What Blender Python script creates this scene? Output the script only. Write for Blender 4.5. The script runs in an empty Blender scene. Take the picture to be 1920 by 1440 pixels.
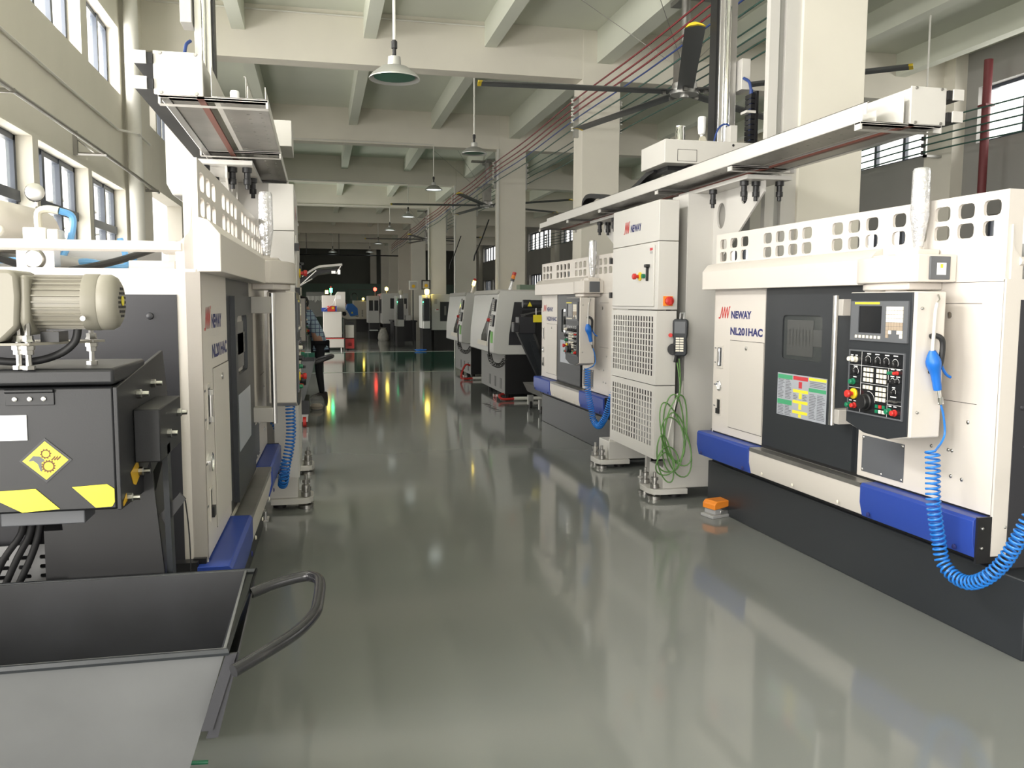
import bpy, bmesh, math, random
from mathutils import Vector, Matrix
from mathutils.geometry import tessellate_polygon
random.seed(7)
R = math.radians
SC = bpy.context.scene
COL = SC.collection
# ---------------------------------------------------------------- camera
W, H = 1920, 1440
cd = bpy.data.cameras.new('camera'); cam = bpy.data.objects.new('camera', cd); COL.objects.link(cam)
cd.sensor_fit = 'HORIZONTAL'; cd.sensor_width = 36.0; cd.lens = 1595.0 / W * 36.0; cd.clip_start = 0.05; cd.clip_end = 300
yaw, pitch, roll = R(12.8), R(5.42), R(0.25)
f = Vector((math.sin(yaw) * math.cos(pitch), math.cos(yaw) * math.cos(pitch), -math.sin(pitch)))
rt = Vector((math.cos(yaw), -math.sin(yaw), 0)); up = rt.cross(f)
rt2 = rt * math.cos(roll) + up * math.sin(roll); up2 = -rt * math.sin(roll) + up * math.cos(roll)
cam.matrix_world = Matrix(((rt2.x, up2.x, -f.x, 0), (rt2.y, up2.y, -f.y, 0), (rt2.z, up2.z, -f.z, 1.55), (0, 0, 0, 1)))
SC.camera = cam
# ---------------------------------------------------------------- light, exposure
SC.view_settings.view_transform = 'Standard'; SC.view_settings.look = 'None'
SC.view_settings.gamma = 1.0; SC.view_settings.use_curve_mapping = False
SC.view_settings.exposure = 1.1
SC.cycles.use_denoising = True
SC.cycles.max_bounces = 8; SC.cycles.diffuse_bounces = 5; SC.cycles.glossy_bounces = 4; SC.cycles.transmission_bounces = 6
SC.cycles.sample_clamp_indirect = 6.0; SC.cycles.caustics_reflective = False; SC.cycles.caustics_refractive = False
wd = bpy.data.worlds.new('overcast_sky'); SC.world = wd; wd.use_nodes = True
bg = wd.node_tree.nodes['Background']; bg.inputs[0].default_value = (1.0, 0.97, 0.93, 1); bg.inputs[1].default_value = 1.4
def area(name, loc, rot, sx, sy, power, color=(1, 0.97, 0.92), spread=180):
    l = bpy.data.lights.new(name, 'AREA'); l.shape = 'RECTANGLE'; l.size = sx; l.size_y = sy; l.energy = power; l.color = color; l.spread = R(spread)
    o = bpy.data.objects.new(name, l); COL.objects.link(o); o.location = loc; o.rotation_euler = rot; return o
# daylight through the loading doors and the window bands
area('daylight_loading_door', (-2.62, -2.2, 2.3), (0, R(-105), 0), 4.2, 5.6, 420)
area('daylight_back_door', (2.5, -8.6, 2.4), (R(105), 0, 0), 8.0, 4.4, 80)
area('daylight_side_door', (-2.62, 26.5, 1.7), (0, R(-80), 0), 2.9, 3.6, 110)
for i, (yy, pw, pu) in enumerate(((3.4, 330, 330), (9.4, 110, 110), (15.2, 18, 25))):
    area('daylight_left_windows', (-2.62, yy, 2.1), (0, R(-105), 0), 1.9, 4.6, pw)
    area('daylight_left_upper_windows', (-2.62, yy, 4.4), (0, R(-90), 0), 0.8, 4.6, pu)
for i, (yy, pw) in enumerate(((3.4, 60), (9.2, 50), (15.0, 22), (21.0, 12))):
    area('daylight_right_windows', (10.4, yy, 4.4), (0, R(90), 0), 0.8, 4.8, pw)
# ---------------------------------------------------------------- materials
MATS = {}
def mat(name, col, rough=0.5, metal=0.0, coat=0.0, emit=None, es=0.0, alpha=None, trans=0.0, ior=1.45, noise=0.0, nscale=6.0, bump=0.0, bscale=40.0, spec=0.5):
    m = bpy.data.materials.new(name); m.use_nodes = True; nt = m.node_tree; b = nt.nodes['Principled BSDF']
    b.inputs['Base Color'].default_value = (*col, 1); b.inputs['Roughness'].default_value = rough; b.inputs['Metallic'].default_value = metal
    b.inputs['Coat Weight'].default_value = coat; b.inputs['Coat Roughness'].default_value = 0.08
    b.inputs['Transmission Weight'].default_value = trans; b.inputs['IOR'].default_value = ior; b.inputs['Specular IOR Level'].default_value = spec
    if emit: b.inputs['Emission Color'].default_value = (*emit, 1); b.inputs['Emission Strength'].default_value = es
    if alpha is not None: b.inputs['Alpha'].default_value = alpha
    tc = None
    if noise or bump:
        tc = nt.nodes.new('ShaderNodeTexCoord')
    if noise:
        n = nt.nodes.new('ShaderNodeTexNoise'); n.inputs['Scale'].default_value = nscale; n.inputs['Detail'].default_value = 4
        nt.links.new(tc.outputs['Object'], n.inputs['Vector'])
        r = nt.nodes.new('ShaderNodeValToRGB'); r.color_ramp.elements[0].position = 0.3; r.color_ramp.elements[1].position = 0.7
        r.color_ramp.elements[0].color = (*[c * (1 - noise) for c in col], 1); r.color_ramp.elements[1].color = (*[min(1, c * (1 + noise)) for c in col], 1)
        nt.links.new(n.outputs['Fac'], r.inputs['Fac']); nt.links.new(r.outputs['Color'], b.inputs['Base Color'])
    if bump:
        n2 = nt.nodes.new('ShaderNodeTexNoise'); n2.inputs['Scale'].default_value = bscale; n2.inputs['Detail'].default_value = 2
        nt.links.new(tc.outputs['Object'], n2.inputs['Vector'])
        bp = nt.nodes.new('ShaderNodeBump'); bp.inputs['Strength'].default_value = bump; bp.inputs['Distance'].default_value = 0.01
        nt.links.new(n2.outputs['Fac'], bp.inputs['Height']); nt.links.new(bp.outputs['Normal'], b.inputs['Normal'])
    MATS[name] = m; return m
plaster = mat('cream_plaster', (0.68, 0.65, 0.57), 0.85, noise=0.04, nscale=1.2)
ceilm = mat('pale_green_white_paint', (0.64, 0.66, 0.57), 0.8, noise=0.03, nscale=0.8)
wallgrey = mat('grey_wall_paint', (0.30, 0.295, 0.28), 0.85, noise=0.05, nscale=1.0)
floorm = mat('grey_epoxy_floor', (0.205, 0.215, 0.205), 0.085, noise=0.06, nscale=0.5)
floorg = mat('green_epoxy_floor', (0.015, 0.085, 0.055), 0.07, noise=0.08, nscale=1.0)
linew = mat('pale_line_paint', (0.45, 0.5, 0.45), 0.3)
white = mat('cream_white_enamel', (0.61, 0.57, 0.525), 0.38)
white2 = mat('warm_white_enamel', (0.58, 0.545, 0.50), 0.38)
gwhite = mat('gantry_white_enamel', (0.55, 0.535, 0.505), 0.35)
dark = mat('charcoal_enamel', (0.022, 0.025, 0.029), 0.36, bump=0.04, bscale=250)
darkg = mat('dark_grey_enamel', (0.030, 0.030, 0.035), 0.42, bump=0.03, bscale=250)
black = mat('black_paint', (0.012, 0.012, 0.013), 0.4)
rubber = mat('black_rubber', (0.015, 0.015, 0.016), 0.55)
blue = mat('royal_blue_enamel', (0.022, 0.055, 0.30), 0.35)
convm = mat('matt_black_conveyor_paint', (0.012, 0.0125, 0.0145), 0.45, bump=0.03, bscale=250)
farwallm = mat('dark_far_wall_paint', (0.15, 0.155, 0.14), 0.85)
steel = mat('brushed_steel', (0.55, 0.54, 0.52), 0.28, metal=1.0)
steeld = mat('dull_steel_plate', (0.36, 0.35, 0.33), 0.38, metal=0.9, noise=0.12, nscale=5)
alu = mat('anodised_aluminium', (0.62, 0.61, 0.59), 0.3, metal=0.85)
chrome = mat('chrome', (0.8, 0.8, 0.8), 0.08, metal=1.0)
glassd = mat('smoked_glass', (0.05, 0.055, 0.055), 0.08, spec=0.6)
screenm = mat('screen_glass', (0.012, 0.013, 0.015), 0.12)
pgrey = mat('panel_grey_plastic', (0.10, 0.105, 0.115), 0.45)
keyw = mat('ivory_key_plastic', (0.72, 0.68, 0.58), 0.45)
keyb = mat('tan_key_plastic', (0.35, 0.28, 0.21), 0.5)
redp = mat('red_plastic', (0.50, 0.03, 0.025), 0.35)
greenp = mat('green_plastic', (0.01, 0.17, 0.08), 0.35)
yellowp = mat('yellow_plastic', (0.75, 0.55, 0.02), 0.4)
orangep = mat('orange_plastic', (0.80, 0.25, 0.03), 0.4)
hoseblue = mat('blue_polyurethane_hose', (0.02, 0.17, 0.55), 0.25)
bluep = mat('blue_plastic', (0.01, 0.13, 0.50), 0.4)
greenc = mat('green_cable', (0.10, 0.22, 0.06), 0.5)
redw = mat('red_cable_sheath', (0.20, 0.025, 0.03), 0.5)
bluew = mat('blue_cable_sheath', (0.02, 0.05, 0.20), 0.5)
grnw = mat('green_cable_sheath', (0.04, 0.10, 0.08), 0.5)
redink = mat('red_ink', (0.52, 0.035, 0.03), 0.5)
navyink = mat('navy_ink', (0.02, 0.025, 0.13), 0.5)
whiteink = mat('white_ink', (0.7, 0.7, 0.7), 0.5)
blackink = mat('black_ink', (0.02, 0.015, 0.012), 0.5)
brownink = mat('brown_ink', (0.12, 0.05, 0.01), 0.5)
paperw = mat('white_label', (0.78, 0.78, 0.78), 0.5)
labelg = mat('grey_label_film', (0.36, 0.38, 0.42), 0.35)
lgreen = mat('label_green', (0.06, 0.33, 0.16), 0.4)
lred = mat('label_red', (0.50, 0.04, 0.05), 0.4)
lyel = mat('label_yellow', (0.80, 0.68, 0.04), 0.4)
tapey = mat('yellow_tape', (0.80, 0.68, 0.03), 0.35)
tapeo = mat('amber_tape', (0.62, 0.36, 0.01), 0.4)
motorm = mat('beige_motor_enamel', (0.25, 0.235, 0.195), 0.42)
greyp = mat('light_grey_plastic', (0.36, 0.36, 0.36), 0.45)
alum = mat('aluminium_lamp_shade', (0.45, 0.45, 0.43), 0.4, metal=0.6)
shadeg = mat('green_lamp_lining', (0.05, 0.14, 0.10), 0.5)
lampon = mat('lit_lamp', (0.8, 0.8, 0.8), 0.4, emit=(0.9, 1.0, 0.95), es=1.6)
fanm = mat('grey_fan_aluminium', (0.11, 0.115, 0.12), 0.45)
winframe = mat('dark_blue_grey_frame', (0.055, 0.065, 0.085), 0.4)
glass = mat('window_glass', (0.9, 0.95, 0.92), 0.03, alpha=0.14, spec=0.5)
pvc = mat('white_pvc_pipe', (0.66, 0.65, 0.60), 0.4)
redpipe = mat('red_fire_pipe', (0.13, 0.022, 0.025), 0.5)
plastic = mat('clear_plastic_wrap', (0.75, 0.75, 0.76), 0.1, metal=0.55, alpha=0.8, bump=0.5, bscale=60)
gbox = mat('grey_green_box_paint', (0.20, 0.27, 0.20), 0.5)
farwhite = mat('machine_grey_white', (0.60, 0.60, 0.575), 0.42)
farbase = mat('machine_base_grey', (0.17, 0.17, 0.16), 0.45)
cream = mat('cream_machine_paint', (0.52, 0.49, 0.40), 0.5)
greenwall = mat('green_dado_paint', (0.17, 0.24, 0.20), 0.7)
skin = mat('skin', (0.40, 0.22, 0.15), 0.55)
hairm = mat('black_hair', (0.012, 0.010, 0.010), 0.6)
trouser = mat('black_trousers', (0.012, 0.012, 0.015), 0.8)
jean = mat('navy_trousers', (0.015, 0.022, 0.045), 0.8)
shirtb = mat('blue_work_shirt', (0.02, 0.10, 0.34), 0.8)
shirtl = mat('light_blue_shirt', (0.16, 0.22, 0.30), 0.8)
shoem = mat('dark_shoes', (0.03, 0.02, 0.02), 0.6)
soilbag = mat('pale_sack_cloth', (0.42, 0.41, 0.36), 0.8, noise=0.2, nscale=10)
def lamp_on(name, c, s): return mat(name, c, 0.4, emit=c, es=s)
ledr = lamp_on('lit_red_lamp', (1.0, 0.05, 0.03), 5); ledy = lamp_on('lit_yellow_lamp', (1.0, 0.75, 0.12), 7); ledg = lamp_on('lit_green_lamp', (0.05, 1.0, 0.35), 6)
# checked shirt: woven pattern in the cloth
check = mat('checked_shirt_cloth', (0.30, 0.42, 0.50), 0.85); nt = check.node_tree; b = nt.nodes['Principled BSDF']
tc = nt.nodes.new('ShaderNodeTexCoord'); sx = nt.nodes.new('ShaderNodeSeparateXYZ'); nt.links.new(tc.outputs['Object'], sx.inputs[0])
def stripe(out, sc):
    a = nt.nodes.new('ShaderNodeMath'); a.operation = 'MULTIPLY'; a.inputs[1].default_value = sc; nt.links.new(out, a.inputs[0])
    c = nt.nodes.new('ShaderNodeMath'); c.operation = 'FRACT'; nt.links.new(a.outputs[0], c.inputs[0])
    d = nt.nodes.new('ShaderNodeMath'); d.operation = 'LESS_THAN'; d.inputs[1].default_value = 0.18; nt.links.new(c.outputs[0], d.inputs[0]); return d.outputs[0]
mx = nt.nodes.new('ShaderNodeMath'); mx.operation = 'MAXIMUM'; nt.links.new(stripe(sx.outputs['Z'], 15), mx.inputs[0]); nt.links.new(stripe(sx.outputs['X'], 15), mx.inputs[1])
mc = nt.nodes.new('ShaderNodeMix'); mc.data_type = 'RGBA'; nt.links.new(mx.outputs[0], mc.inputs['Factor'])
mc.inputs['A'].default_value = (0.33, 0.44, 0.52, 1); mc.inputs['B'].default_value = (0.07, 0.09, 0.17, 1); nt.links.new(mc.outputs['Result'], b.inputs['Base Color'])

# ---------------------------------------------------------------- mesh helpers
class MB:
    def __init__(s, mirror=False, off=(0, 0, 0)):
        s.v = []; s.f = []; s.m = []; s.mir = mirror; s.off = off
    def av(s, p):
        x, y, z = p
        x += s.off[0]; y += s.off[1]; z += s.off[2]
        s.v.append((-x if s.mir else x, y, z)); return len(s.v) - 1
    def face(s, idx, m=0): s.f.append(tuple(idx)); s.m.append(m)
    def quad(s, a, b, c, d, m=0): s.face([s.av(a), s.av(b), s.av(c), s.av(d)], m)
    def box(s, x0, y0, z0, x1, y1, z1, m=0):
        i = [s.av(p) for p in ((x0, y0, z0), (x1, y0, z0), (x1, y1, z0), (x0, y1, z0), (x0, y0, z1), (x1, y0, z1), (x1, y1, z1), (x0, y1, z1))]
        for q in ((0, 3, 2, 1), (4, 5, 6, 7), (0, 1, 5, 4), (1, 2, 6, 5), (2, 3, 7, 6), (3, 0, 4, 7)): s.face([i[k] for k in q], m)
        return s
    def prism(s, poly, ax, a0, a1, m=0, holes=None):
        def P(p, a):
            if ax == 'x': return (a, p[0], p[1])
            if ax == 'y': return (p[0], a, p[1])
            return (p[0], p[1], a)
        rings = [poly] + (holes or [])
        if holes:
            flat = [q for r_ in rings for q in r_]
            tris = tessellate_polygon([[Vector((q[0], q[1], 0)) for q in r_] for r_ in rings])
            A = [s.av(P(q, a0)) for q in flat]; B = [s.av(P(q, a1)) for q in flat]
            for t in tris: s.face([A[k] for k in t], m); s.face([B[k] for k in reversed(t)], m)
            o = 0
            for r_ in rings:
                n = len(r_)
                for k in range(n): s.face([A[o + k], A[o + (k + 1) % n], B[o + (k + 1) % n], B[o + k]], m)
                o += n
        else:
            n = len(poly); A = [s.av(P(q, a0)) for q in poly]; B = [s.av(P(q, a1)) for q in poly]
            s.face(A, m); s.face(B[::-1], m)
            for k in range(n): s.face([A[k], A[(k + 1) % n], B[(k + 1) % n], B[k]], m)
        return s
    def tube(s, pts, r, n=8, m=0, closed=False, caps=True, flat=1.0):
        pts = [Vector(p) for p in pts]; N = len(pts); rr = r if isinstance(r, (list, tuple)) else [r] * N
        t0 = (pts[1] - pts[0]).normalized(); ref = Vector((0, 0, 1)) if abs(t0.z) < 0.9 else Vector((1, 0, 0))
        u = t0.cross(ref).normalized(); rings = []
        for k in range(N):
            if closed: t = (pts[(k + 1) % N] - pts[k - 1]).normalized()
            elif k == 0: t = t0
            elif k == N - 1: t = (pts[-1] - pts[-2]).normalized()
            else: t = (pts[k + 1] - pts[k - 1]).normalized()
            u = (u - t * u.dot(t)).normalized(); w = t.cross(u)
            rings.append([s.av(pts[k] + (u * math.cos(2 * math.pi * j / n) + w * flat * math.sin(2 * math.pi * j / n)) * rr[k]) for j in range(n)])
        for k in range(N if closed else N - 1):
            a, b2 = rings[k], rings[(k + 1) % N]
            for j in range(n): s.face([a[j], a[(j + 1) % n], b2[(j + 1) % n], b2[j]], m)
        if caps and not closed: s.face(rings[0][::-1], m); s.face(rings[-1], m)
        return s
    def cyl(s, p0, p1, r0, r1=None, n=14, m=0): return s.tube([p0, p1], [r0, r0 if r1 is None else r1], n, m)
    def rev(s, prof, p0, ax=(0, 0, 1), n=20, m=0):
        a = Vector(ax).normalized(); p0 = Vector(p0); ref = Vector((1, 0, 0)) if abs(a.x) < 0.9 else Vector((0, 1, 0))
        u = a.cross(ref).normalized(); w = a.cross(u)
        rings = []
        for (r, h) in prof:
            rings.append([s.av(p0 + a * h + (u * math.cos(2 * math.pi * j / n) + w * math.sin(2 * math.pi * j / n)) * max(r, 1e-4)) for j in range(n)])
        for a_, b_ in zip(rings, rings[1:]):
            for j in range(n): s.face([a_[j], a_[(j + 1) % n], b_[(j + 1) % n], b_[j]], m)
        s.face(rings[0][::-1], m); s.face(rings[-1], m); return s
    def plate(s, x0, z0, x1, z1, y0, y1, holes, m=0, r=0.0, ax='y'):
        xs = sorted({x0, x1} | {h[0] for h in holes} | {h[2] for h in holes}); zs = sorted({z0, z1} | {h[1] for h in holes} | {h[3] for h in holes})
        def P(x, y, z): return (x, y, z) if ax == 'y' else ((y, x, z) if ax == 'x' else (x, z, y))
        def solid(cx, cz): return not any(h[0] < cx < h[2] and h[1] < cz < h[3] for h in holes)
        for xa, xb in zip(xs, xs[1:]):
            for za, zb in zip(zs, zs[1:]):
                if xb - xa < 1e-6 or zb - za < 1e-6 or not solid((xa + xb) / 2, (za + zb) / 2): continue
                for yy in (y0, y1): s.quad(P(xa, yy, za), P(xb, yy, za), P(xb, yy, zb), P(xa, yy, zb), m)
        def rim(a, b2, c, d):
            for p, q in (((a, b2), (c, b2)), ((c, b2), (c, d)), ((c, d), (a, d)), ((a, d), (a, b2))):
                s.quad(P(p[0], y0, p[1]), P(q[0], y0, q[1]), P(q[0], y1, q[1]), P(p[0], y1, p[1]), m)
        rim(x0, z0, x1, z1)
        for h in holes:
            rim(*h)
            if r:
                for (cx, cz, sx_, sz_) in ((h[0], h[1], 1, 1), (h[2], h[1], -1, 1), (h[0], h[3], 1, -1), (h[2], h[3], -1, -1)):
                    for yy in (y0, y1): s.face([s.av(P(cx, yy, cz)), s.av(P(cx + sx_ * r, yy, cz)), s.av(P(cx + sx_ * r * .3, yy, cz + sz_ * r * .3)), s.av(P(cx, yy, cz + sz_ * r))], m)
        return s
def build(name, mb, mats, parent=None, loc=None, rotz=None, bevel=0.0, smooth=35, segs=2, fixn=True):
    me = bpy.data.meshes.new(name); me.from_pydata(mb.v, [], mb.f)
    if not isinstance(mats, (list, tuple)): mats = [mats]
    for q in mats: me.materials.append(q)
    me.polygons.foreach_set('material_index', mb.m)
    if fixn:
        bm = bmesh.new(); bm.from_mesh(me); bmesh.ops.recalc_face_normals(bm, faces=bm.faces); bm.to_mesh(me); bm.free()
    if smooth:
        me.polygons.foreach_set('use_smooth', [True] * len(me.polygons)); me.set_sharp_from_angle(angle=R(smooth))
    me.update()
    o = bpy.data.objects.new(name, me); COL.objects.link(o)
    if parent: o.parent = parent
    if loc is not None: o.location = loc
    if rotz is not None: o.rotation_euler = (0, 0, rotz)
    if bevel:
        bv = o.modifiers.new('bevel', 'BEVEL'); bv.width = bevel; bv.segments = segs; bv.limit_method = 'ANGLE'; bv.angle_limit = R(40)
    return o
def build_each(name, mb, mats, parent=None, **k):
    """one object for every connected piece of mb"""
    par = list(range(len(mb.v)))
    def fd(i):
        while par[i] != i: par[i] = par[par[i]]; i = par[i]
        return i
    for q in mb.f:
        for j in q[1:]: par[fd(j)] = fd(q[0])
    gr = {}
    for q, m in zip(mb.f, mb.m): gr.setdefault(fd(q[0]), []).append((q, m))
    out = []
    for fs in gr.values():
        n = MB(); idx = {}
        for q, m in fs: n.face([idx.setdefault(i, len(idx)) for i in q], m)
        n.v = [mb.v[i] for i in idx]; out.append(build(name, n, mats, parent, **k))
    return out[0]
def thing(name, label, cat, loc=(0, 0, 0), rotz=0.0, group=None):
    o = bpy.data.objects.new(name, None); COL.objects.link(o); o.empty_display_size = 0.1
    o.location = loc; o.rotation_euler = (0, 0, rotz); o['label'] = label; o['category'] = cat
    if group: o['group'] = group
    return o
def tag(o, label, cat, group=None):
    o['label'] = label; o['category'] = cat
    if group: o['group'] = group
    return o
def struct(name, mb, m, parent=None, **k):
    o = build(name, mb, m, parent, **k)
    if not parent: o['kind'] = 'structure'
    return o
def dup(root, loc, rotz, label=None, group=None):
    r = root.copy(); COL.objects.link(r); r.location = loc; r.rotation_euler = (0, 0, rotz)
    if label: r['label'] = label
    if group: r['group'] = group
    for ch in list(root.children):
        c = ch.copy(); COL.objects.link(c); c.parent = r
        for g in ch.children:
            d = g.copy(); COL.objects.link(d); d.parent = c
    return r
_TX = {}
def text(name, s, x, z, w, h, y, m, parent, face='-y', bold=0.02, shear=0.0):
    """lettering filling the box x..x+w, z..z+h on the plane y; face gives the side it reads from"""
    if (s, bold, shear) not in _TX:
        cu = bpy.data.curves.new('t', 'FONT'); cu.body = s; cu.size = 1; cu.extrude = 0.0; cu.offset = bold; cu.shear = shear; cu.resolution_u = 3
        o = bpy.data.objects.new('t', cu); COL.objects.link(o)
        dg = bpy.context.evaluated_depsgraph_get(); me = bpy.data.meshes.new_from_object(o.evaluated_get(dg))
        vs = [tuple(v.co) for v in me.vertices]; fs = [tuple(p.vertices) for p in me.polygons]
        bpy.data.objects.remove(o); bpy.data.curves.remove(cu); bpy.data.meshes.remove(me)
        x0 = min(v[0] for v in vs); x1 = max(v[0] for v in vs); y0 = min(v[1] for v in vs); y1 = max(v[1] for v in vs)
        _TX[(s, bold, shear)] = ([((v[0] - x0) / (x1 - x0), (v[1] - y0) / (y1 - y0)) for v in vs], fs)
    vs, fs = _TX[(s, bold, shear)]; mb = MB()
    for a, b2 in vs:
        if face == '-y': mb.av((x + a * w, y, z + b2 * h))
        elif face == '-x': mb.av((y, x - a * w, z + b2 * h))
    for q in fs: mb.face(q)
    return build(name, mb, m, parent, smooth=0, fixn=False)
def ribbon(mb, pts, w, y, m=0):
    for (a, b2) in zip(pts, pts[1:]):
        d = Vector((b2[0] - a[0], 0, b2[1] - a[1])); d.normalize(); n = Vector((-d.z, 0, d.x)) * w / 2
        mb.quad((a[0] - n.x, y, a[1] - n.z), (b2[0] - n.x, y, b2[1] - n.z), (b2[0] + n.x, y, b2[1] + n.z), (a[0] + n.x, y, a[1] + n.z), m)
def zigzag(x, z, w, h, y, parent):
    mb = MB(); P = [(0, 0.03), (.15, 0.03), (.32, .97), (.36, .03), (.53, .97), (.57, .03), (.74, .97), (.78, .03), (.93, .97), (1.0, .97)]
    mb2 = [(x + a * w, z + b2 * h) for a, b2 in P]; ribbon(mb, mb2, w * 0.065, y); return build('logo_mark', mb, redink, parent, smooth=0)
def coil(path, Rc, turns, n=12):
    pts = [Vector(p) for p in path]; L = [0]
    for a, b2 in zip(pts, pts[1:]): L.append(L[-1] + (b2 - a).length)
    N = int(turns * n); out = []; u = None
    for k in range(N + 1):
        s_ = L[-1] * k / N; i = 0
        while i < len(L) - 2 and L[i + 1] < s_: i += 1
        t = (s_ - L[i]) / max(1e-6, L[i + 1] - L[i]); p = pts[i].lerp(pts[i + 1], t); d = (pts[i + 1] - pts[i]).normalized()
        if u is None: u = d.cross(Vector((0.3, 1, 0.2))).normalized()
        u = (u - d * u.dot(d)).normalized(); w = d.cross(u); a = 2 * math.pi * k / n
        out.append(p + (u * math.cos(a) + w * math.sin(a)) * Rc)
    return out
def smoothpath(pts, sub=8):
    P = [Vector(p) for p in pts]; out = []
    for i in range(len(P) - 1):
        p0 = P[max(i - 1, 0)]; p1 = P[i]; p2 = P[i + 1]; p3 = P[min(i + 2, len(P) - 1)]
        for k in range(sub):
            t = k / sub; out.append(0.5 * ((2 * p1) + (p2 - p0) * t + (2 * p0 - 5 * p1 + 4 * p2 - p3) * t * t + (3 * p1 - p0 - 3 * p2 + p3) * t ** 3))
    out.append(P[-1]); return out
def circ(cx, cz, r, n=20, rz=None): return [(cx + r * math.cos(2 * math.pi * k / n), cz + (rz or r) * math.sin(2 * math.pi * k / n)) for k in range(n)]
# ================================================================= SETTING
XL, XR, Y0, Y1 = -2.3, 10.0, -8.0, 57.0
ZB, ZS, ZC = 4.77, 5.12, 5.46
BAY = 5.8; YK = [6.28 + BAY * k for k in range(-2, 9)]
struct('floor', MB().box(XL - .3, Y0, -.1, XR + .3, 19.2, 0), floorm)
struct('floor', MB().box(XL - .3, 19.2, -.1, XR + .3, 27.1, 0), floorg)
struct('floor', MB().box(XL - .3, 27.1, -.1, XR + .3, Y1 + .3, 0), floorm)
struct('trim_1', MB().box(XL, 19.15, 0, XR, 19.25, .0015), linew); struct('trim_2', MB().box(XL, 27.05, 0, XR, 27.17, .0015), linew)
# hazard tape on floor beside lathe 2
hz_ = MB()
for k in range(7): hz_.prism([(2.45 + .0 * k, 11.9 + k * .16), (2.5, 11.96 + k * .16), (2.56, 11.96 + k * .16), (2.51, 11.9 + k * .16)], 'z', 0, .002)
tag(build('floor_tape', hz_, blackink, smooth=0), 'row of black hazard tape dashes on the floor beyond the second right lathe', 'floor tape')
struct('ceiling', MB().box(XL - .3, Y0, ZC, XR + .3, Y1 + .3, ZC + .15), ceilm)
for y in YK: struct('ceiling_beam', MB().box(XL, y, ZB, XR, y + .3, ZC), plaster)
for x in (-1.05, .66, 2.33, 5.75, 7.3, 8.9):
    for a, b_ in zip([Y0 - .3] + YK, YK + [Y1]): struct('ceiling_beam', MB().box(x, a + .3, ZS, x + .17, b_, ZC), ceilm)
for a, b_ in zip([Y0 - .3] + YK, YK + [Y1]): struct('ceiling_beam', MB().box(3.98, a + .3, ZS - .12, 4.2, b_, ZC), ceilm)
for i, y in enumerate(YK): struct('column', MB().box(3.77, y - .008, 0, 4.34, y + .42, ZC - .003), plaster, bevel=.006)
def wall_openings(name, xa, xb, ops, m, y0=Y0, y1=Y1, z1=ZC):
    ys = sorted({y0, y1} | {o[0] for o in ops} | {o[2] for o in ops}); mb = MB()
    for a, b_ in zip(ys, ys[1:]):
        hs = sorted([(o[1], o[3]) for o in ops if o[0] <= a + 1e-6 and o[2] >= b_ - 1e-6]); z = 0
        for (h0, h1) in hs:
            if h0 > z: mb.box(xa, a, z, xb, b_, h0)
            z = h1
        if z < z1: mb.box(xa, a, z, xb, b_, z1)
    return struct(name, mb, m, smooth=0)
LW = []; UW = []; OPS = []
for k, y in enumerate(YK[:-1]):
    lo = [(y + .47, y + 1.67), (y + 1.82, y + 3.45), (y + 3.60, y + 5.20)]; hi = [(y + .47, y + 1.67), (y + 1.75, y + 3.39), (y + 3.64, y + 5.12)]
    if y < 0: lo = []
    if 12 < y < 12.2: lo = []; OPS.append((y + .9, 0, y + 3.9, 3.2))
    if 23 < y < 24: lo = []; OPS.append((24.7, 0, 28.3, 3.1))
    LW += lo; UW += hi
OPS.append((-5.0, 0, .6, 4.4))
OPS_L = OPS + [(a, 1.0, b_, 2.92) for a, b_ in LW] + [(a, 4.05, b_, 4.83) for a, b_ in UW if not (-5.2 < a < .6 or -5.2 < b_ < .8)]
UWL = [(a, b_) for a, b_ in UW if not (-5.2 < a < .6 or -5.2 < b_ < .8)]
wall_openings('wall_left', XL - .24, XL, OPS_L, plaster)
RU = [(y + .55, y + 5.3) for y in YK]; RL = [(y + .6, y + 2.4) for y in YK] + [(y + 2.9, y + 5.1) for y in YK]
RU = [q for q in RU if q[1] < Y1]; RL = sorted(q for q in RL if q[1] < Y1)
wall_openings('wall_right', XR, XR + .24, [(a, 4.05, b_, 4.9) for a, b_ in RU] + [(a, 1.2, b_, 2.93) for a, b_ in RL], wallgrey)
struct('wall_back', MB().plate(XL - .3, 0, XR + .3, ZC, Y0 - .24, Y0, [(-1.6, .001, 6.6, 4.6)]), plaster, smooth=0)
struct('wall_far', MB().box(XL - .3, Y1, 0, XR + .3, Y1 + .24, ZC), farwallm)
struct('trim_3', MB().box(XL, Y1 - .03, 0, XR, Y1, 2.78), greenwall)
WN = [0]
def window(x, a, b_, z0, z1, nm, tr, side, slats=False):
    WN[0] += 1; n = WN[0]; s_ = 1 if side == 'L' else -1
    xf = x - .19 * s_; fr = MB(); t = .05
    fr.box(xf, a, z0, xf + .06 * s_, b_, z0 + t).box(xf, a, z1 - t, xf + .06 * s_, b_, z1).box(xf, a, z0, xf + .06 * s_, a + t, z1).box(xf, b_ - t, z0, xf + .06 * s_, b_, z1)
    for k in range(1, nm): yy = a + (b_ - a) * k / nm; fr.box(xf, yy - t * .7, z0, xf + .07 * s_, yy + t * .7, z1)
    if tr: fr.box(xf, a, tr - .045, xf + .08 * s_, b_, tr + .045)
    w = struct('window_%d' % n, fr, winframe, smooth=0)
    p = build('window_pane', MB().box(xf + .025 * s_, a, z0, xf + .03 * s_, b_, z1), glass, w, smooth=0)
    return w
for i, (a, b_) in enumerate(LW): window(XL, a, b_, 1.0, 2.92, 3 if b_ - a > 1.3 else 2, 2.42, 'L')
for a, b_ in UWL: window(XL, a, b_, 4.05, 4.83, 3, None, 'L')
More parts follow.
